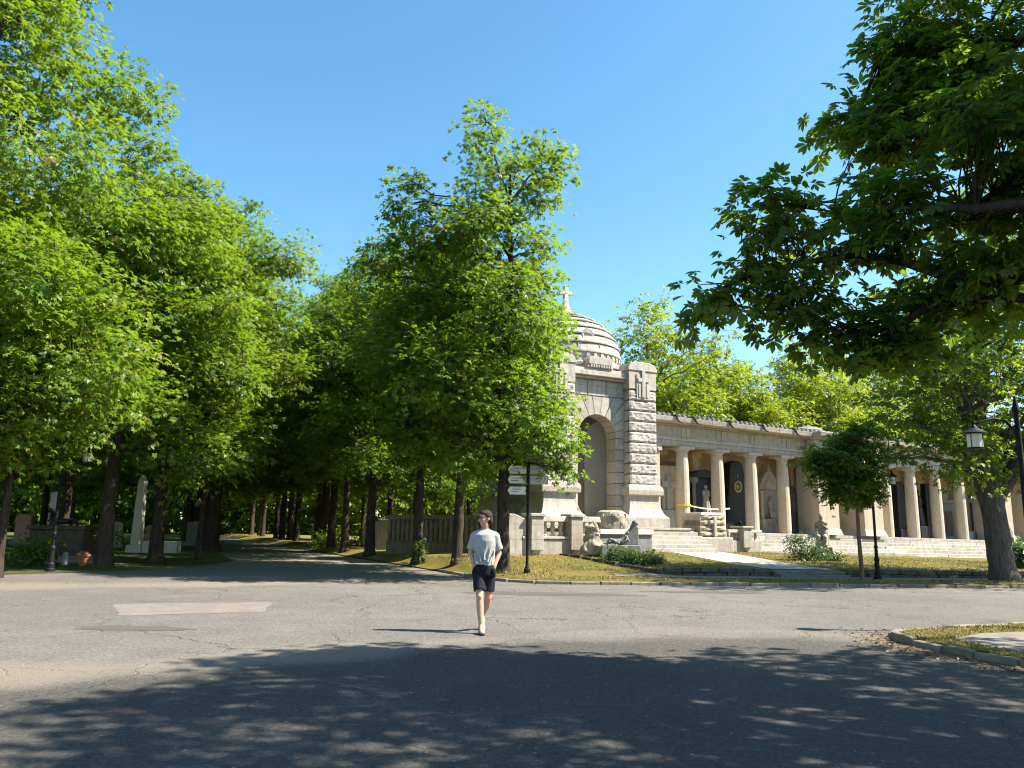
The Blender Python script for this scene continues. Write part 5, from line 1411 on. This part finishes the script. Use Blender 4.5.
t = thing('obelisk', 'slim white marble obelisk with a long low white slab between the avenue trunks', 'monument', (u0.x, u0.y, .05), -.05)
MB().box(-.38, .38, -.32, .32, -.05, .36, .02, .02).build('base', 'stone_white', t, bevel=.02)
MB().box(-.22, .22, -.2, .2, .363, 3.4, .06, .05).build('shaft', 'stone_white', t, bevel=.02)
MB().prism([(-.16, 3.4), (.16, 3.4), (0, 3.7)], -.15, .15).build('tip', 'stone_white', t)
MB().box(.40, 2.1, -.25, .25, -.05, .55).build('slab', 'stone_white', t, bevel=.03)
labs = ['grey headstone among trunks behind the white slab', 'headstone with rounded top near the knotted broad trunk', 'weathered pale headstone beyond the avenue, left of the white obelisk', 'tall grey headstone beside the precinct wall end', 'square headstone far between the avenue trunks',
        'reddish stone tomb glimpsed behind the dark sarcophagus', 'sunlit pinkish headstone at the left edge of the grove', 'narrow pale stele behind the last avenue trunks by the wall']
for k, (px, py, Y) in enumerate(((195, 545, 50), (205, 541, 62), (112, 545, 44), (386, 548, 41), (318, 540, 60), (152, 541, 55), (22, 541, 46), (372, 545, 46))):
    u = at(px, py, Y); t = thing('headstone', labs[k], 'headstone', (u.x, u.y, .05), rb.uniform(-.2, .2), 'headstones in the shaded grove')
    w_, h_ = rb.uniform(.35, .6), rb.uniform(.8, 1.7)
    MB().box(-w_ - .15, w_ + .15, -.3, .3, -.05, .2).build('base', 'stone_grey', t, bevel=.02)
    m = MB(); m.prism([(-w_, .2), (w_, .2)] + [(w_ * math.cos(a), h_ + .3 * w_ * math.sin(a)) for a in [i * math.pi / 8 for i in range(9)]], -.12, .12)
    m.build('stone', ('stone_grey', 'stone_white', 'stone_plain', 'stone_old')[k % 4] if k not in (5, 6) else simple('red_granite', (.34, .17, .12), .5), t, bevel=.015)
u0 = at(83, 561, 26.5)
t = thing('flower_pot', 'broken terracotta flower pot at the foot of the stout straight chestnut', 'flower pot', (u0.x, u0.y, .05))
m = MB(); m.lathe([(.13, 0), (.20, .3), (.24, .31), (.24, .38), (.21, .38), (.18, .1)], 0, 0, 16); m.build('pot', 'terracotta', t)
m = MB()
for k in range(7): m.ball((.1 * math.cos(k), .1 * math.sin(k * 1.7), .38 + .03 * (k % 3)), (.09, .09, .06), 8, 6)
fused('soil', m, 'dark_stone', t, .02, 1)
for px, py, lab in ((33, 553, 'small white grave lantern at the left foot of the dark tomb'), (47, 556, 'small white grave lantern right behind the shaded lamp post'), (66, 552, 'small white grave lantern at the far corner of the dark tomb')):
    u0 = at(px, py, 26.8); t = thing('grave_lantern', lab, 'lantern', (u0.x, u0.y, .05), 0, 'white grave lanterns by the dark tomb')
    m = MB(); m.lathe([(.10, 0), (.11, .05), (.09, .08), (.09, .32), (.11, .34), (.03, .44)], 0, 0, 12); m.build('body', 'stone_white', t)
    m = MB(); m.lathe([(.03, .435), (.05, .47), (.02, .5)], 0, 0, 10); m.build('lid', 'bronze', t)

# ------------------------------------------------------------------ grass, litter
def stuff_leaves(name, P, H, Nn, S, tint, m, style='one'):
    rng = np.random.default_rng(4)
    me = leaf_mesh(name, m, P, Nn, H, S, tint, style, rng); o = bpy.data.objects.new(name, me); COL.objects.link(o); o['kind'] = 'stuff'; return o
rg = np.random.default_rng(9)
pts = []
while len(pts) < 30000:
    y = rg.uniform(22.3, 36) if rg.random() < .8 else rg.uniform(22.3, 26); x = rg.uniform(-3, 30)
    if y < yk(x) + .05 or (x < 2 and x < xl(y) + .15) or y > yb(x) + .2: continue
    if x > 1.4 and yk(x) + 1.1 < y < yk(x) + 2.55: continue
    f = (y - 25.4) / 9
    if x > 4 and 8.4 - 3.2 * f < x < 10.8 - 1.9 * f and y > 25: continue
    pts.append((x, y, G(x, y)))
P = np.array(pts); n_ = len(P)
H = rg.normal(0, .5, (n_, 3)); H[:, 2] = 1
Sz = rg.uniform(.025, .06, n_) * np.where(rg.random(n_) < .06, 1.7, 1)
stuff_leaves('grass', P, H, rg.normal(0, 1, (n_, 3)), Sz, np.clip(.5 + .3 * np.sin(P[:, 0] * 1.3) * np.sin(P[:, 1] * .9) + rg.normal(0, .2, n_), 0, 1), 'blade')
pts = []
from math import hypot
pv = pav
def inside(x, y, poly):
    c = False; j = len(poly) - 1
    for i in range(len(poly)):
        if (poly[i][1] > y) != (poly[j][1] > y) and x < (poly[j][0] - poly[i][0]) * (y - poly[i][1]) / (poly[j][1] - poly[i][1]) + poly[i][0]: c = not c
        j = i
    return c
while len(pts) < 9000:
    x, y = rg.uniform(5.8, 14), rg.uniform(6, 15)
    if inside(x, y, isl) and not inside(x, y, pav): pts.append((x, y, .082))
P = np.array(pts); n_ = len(P); H = rg.normal(0, .55, (n_, 3)); H[:, 2] = 1
stuff_leaves('grass', P, H, rg.normal(0, 1, (n_, 3)), rg.uniform(.015, .045, n_), rg.uniform(.3, 1, n_), 'blade')
pts = []
while len(pts) < 650:                                       # dry leaves blown to the island's kerb, and a few on the verge
    if rg.random() < .75:
        t_ = rg.random(); q = [(6.9, 13.2), (5.9, 12.3), (5.6, 11.4), (5.9, 10.2), (6.4, 9.0)]; i = min(3, int(t_ * 4)); s_ = t_ * 4 - i
        x = q[i][0] + (q[i + 1][0] - q[i][0]) * s_ - abs(rg.normal(0, .38)); y = q[i][1] + (q[i + 1][1] - q[i][1]) * s_ + rg.normal(0, .2)
        if inside(x, y, isl): continue
        z = .008
    else:
        x, y = rg.uniform(-14, 24), 0; y = yk(x) + rg.uniform(-1.2, -.1) if x > 1 else rg.uniform(18, 24); z = .008
    pts.append((x, y, z))
P = np.array(pts); n_ = len(P); H = rg.normal(0, 1, (n_, 3)); H[:, 2] *= .25; Nn = rg.normal(0, .4, (n_, 3)); Nn[:, 2] = 1
P[:, 2] += .01
stuff_leaves('fallen_leaves', P, H, Nn, rg.uniform(.03, .08, n_), rg.uniform(0, 1, n_), 'litter')

# far belts of wood that close the view
def wood(name, x0, x1, y0, y1, h, n, seed, m='leaf', S=.7):
    rng = np.random.default_rng(seed)
    P = np.stack([rng.uniform(x0, x1, n), rng.uniform(y0, y1, n), np.zeros(n)], 1)
    top = h * (.75 + .25 * np.sin(P[:, 0] * .31 + seed) * np.sin(P[:, 0] * .13 + 1))
    P[:, 2] = rng.uniform(0, 1, n) ** .8 * top
    Nn = rng.normal(0, .7, (n, 3)); Nn[:, 2] += .6; Hh = rng.normal(0, 1, (n, 3)); Hh[:, 2] -= .3
    o = stuff_leaves(name, P, Hh, Nn, rng.uniform(.5, 1.2, n) * S, np.clip(rng.normal(.5, .2, n), 0, .95), m, 'tri'); return o
wood('far_woodland', -150, -20, 86, 104, 15, 60000, 1, 'leaf', .9)
wood('far_woodland', -20, 110, 84, 98, 13.5, 45000, 2, 'leaf_light', .8)
wood('far_woodland', -95, -62, 20, 88, 14, 45000, 3, 'leaf', .9)
# ------------------------------------------------------------------ the walking man
PB = at(479.5, 635, 12.12)
PS = thing('person', 'man in pale grey T-shirt, navy shorts and glasses walking across the road', 'person', (PB.x, 12.12, 0.0), 0); PS.scale = (1.015, 1.015, 1.015)
ox = .05
b = MB()
# legs: the one on the left of the picture is planted in front, the other trails behind
def c(a, b_, ra, rb_, seg=12): cap(b, a, b_, ra, rb_, seg)
hipL, hipR = (ox - .085, .0, .93), (ox + .085, .02, .93)
kneeL, kneeR = (ox - .055, -.14, .52), (ox + .065, .02, .50)
ankL, ankR = (ox - .02, -.20, .10), (ox - .025, .30, .20)
c(hipL, kneeL, .088, .055); c(kneeL, (ox - .045, -.155, .36), .053, .056); c((ox - .045, -.155, .36), ankL, .056, .036); b.ball((kneeL[0], kneeL[1] - .02, kneeL[2]), .05)
c(hipR, kneeR, .088, .055); c(kneeR, (ox + .04, .13, .38), .053, .058); c((ox + .04, .13, .38), ankR, .058, .036)
c(ankL, (ankL[0] + .005, -.36, .05), .038, .03); c(ankR, (ankR[0] + .01, .20, .08), .038, .03)
# trunk
b.lathe([(.01, .86), (.15, .88), (.165, .95), (.15, 1.08), (.155, 1.2), (.17, 1.34), (.15, 1.44), (.07, 1.50)], 0, 0, 18)
b.v[-8 * 18:] = [(x * .95 + ox, y * .62, z) for x, y, z in b.v[-8 * 18:]]
for sx in (-1, 1):
    sh = (ox + sx * .155, .0, 1.41); el = (ox + sx * .215, .06, 1.145); wr = (ox + sx * .155, -.035, .965)
    c((ox + sx * .06, 0, 1.44), sh, .05, .055); c(sh, el, .052, .042); c(el, wr, .043, .03)
    hd = (ox + sx * .135, -.035, .90); c(wr, hd, .03, .036)
    for k in range(4): c(hd, (ox + sx * (.145 - .016 * k), -.045 - .006 * k, .81 + .008 * abs(k - 1.4)), .012, .009, 8)
    c(hd, (ox + sx * .105, -.06, .865), .013, .010, 8)
c((ox, .01, 1.46), (ox, -.015, 1.57), .058, .055)
# head turned to the left of the picture
HM = Matrix.Translation((ox, -.02, 1.655)) @ Matrix.Rotation(R(-58), 4, 'Z') @ Matrix.Rotation(R(4), 4, 'X')
h = MB()
h.ball((0, .005, .035), (.074, .094, .092), 20, 14); h.ball((0, -.028, -.035), (.058, .064, .078), 16, 12); h.ball((0, -.052, -.085), (.032, .028, .026), 12, 8)
cap(h, (0, -.088, .022), (0, -.114, -.018), .010, .016, 8); h.ball((0, -.098, -.024), (.018, .012, .010), 8, 6)
h.ball((0, -.086, -.052), (.022, .010, .006), 8, 6); h.ball((0, -.084, -.063), (.020, .010, .007), 8, 6)
for sx in (-1, 1):
    h.ball((sx * .076, .014, .0), (.010, .020, .032), 8, 6); h.ball((sx * .030, -.074, .030), (.020, .012, .010), 8, 6); h.ball((sx * .038, -.064, -.012), (.026, .022, .022), 10, 8)
h.xf(HM); b.add(h.v, h.f)
fused('body', b, 'skin', PS, .0105, 4)
hr = MB()
hr.ball((0, .020, .052), (.084, .094, .088), 18, 12); hr.ball((0, .06, .0), (.074, .058, .085), 14, 10); hr.ball((0, -.045, .098), (.06, .045, .034), 12, 8)
for sx in (-1, 1): hr.ball((sx * .066, .018, .04), (.02, .038, .05), 10, 8); hr.ball((sx * .05, .07, -.04), (.03, .03, .06), 10, 8)
hr.xf(HM); fused('hair', hr, 'hair', PS, .011, 2, .008, 30)
gl = MB()
for sx in (-1, 1):
    pts = [(sx * .034 + .026 * math.cos(a), -.094, .024 + .020 * math.sin(a)) for a in [i * math.pi / 6 for i in range(13)]]
    gl.tube(pts, .0035, 5); gl.tube([(sx * .06, -.092, .03), (sx * .078, -.04, .03), (sx * .082, .02, .022)], .003, 5)
gl.tube([(-.01, -.096, .028), (.01, -.096, .028)], .003, 5); gl.xf(HM); gl.build('glasses', 'black_paint', PS)
# T-shirt
s = MB()
prof = [(.145, .955), (.152, .97), (.156, 1.08), (.166, 1.2), (.182, 1.33), (.172, 1.42), (.12, 1.475), (.078, 1.505)]
s.lathe(prof, 0, 0, 22); s.v = [(x * .98 + ox + .010 * math.sin(z * 23 + y * 9), y * .70 - .006 + .010 * math.sin(z * 31 + x * 14), z) for x, y, z in s.v]
for sx in (-1, 1):
    cap(s, (ox + sx * .06, 0, 1.44), (ox + sx * .15, 0, 1.405), .062, .066, 14)
    a, e = Vector((ox + sx * .15, 0, 1.42)), Vector((ox + sx * .21, .035, 1.20)); s.tube([a, a.lerp(e, .5), e], [.070, .068, .071], 14)
    for q in range(3): cap(s, (ox + sx * (.05 + .05 * q), -.12 + .02 * q, 1.38 - .1 * q), (ox + sx * (-.01 + .06 * q), -.135, 1.05 - .03 * q), .010, .014, 6)
fused('t_shirt', s, 'shirt', PS, .011, 3, .006, 9)
# shorts
s = MB()
s.lathe([(.150, .985), (.158, .95), (.168, .88), (.165, .82)], 0, 0, 22); s.v = [(x * 1.0 + ox, y * .78, z) for x, y, z in s.v]
for hp, kn, wd in ((hipL, kneeL, 1), (hipR, kneeR, 1)):
    a = Vector(hp) + Vector((0, 0, -.04)); e = Vector(hp).lerp(Vector(kn), .80); s.tube([a, a.lerp(e, .5), e], [.094, .092, .094], 16)
for sx in (-1, 1): s.ball((ox + sx * .14, -.07, .87), (.045, .05, .08), 10, 8)
fused('shorts', s, 'shorts', PS, .011, 2, .006, 10)
# shoes
for ank, tz, yaw, pitch in ((ankL, 0.0, .12, 0.0), (ankR, .055, .1, .55)):
    sh = MB(); sh.ball((0, .02, .055), (.045, .06, .05)); sh.ball((0, -.09, .042), (.047, .10, .036)); sh.ball((0, -.17, .036), (.042, .05, .028)); cap(sh, (0, .03, .06), (0, .035, .10), .045, .042)
    so_ = MB(); so_.prism([(-.035, .08), (.035, .08), (.042, 0), (.046, -.12), (.04, -.20), (.015, -.232), (-.015, -.232), (-.04, -.20), (-.046, -.12), (-.042, 0)], .002, .026, 'z')
    mm = Matrix.Translation((ank[0], ank[1], tz)) @ Matrix.Rotation(yaw, 4, 'Z') @ Matrix.Rotation(pitch, 4, 'X')
    sh.xf(mm); so_.xf(mm); sho = fused('shoe', sh, 'shoe', PS, .009, 2); so_.build('sole', 'sole', sho, bevel=.004)
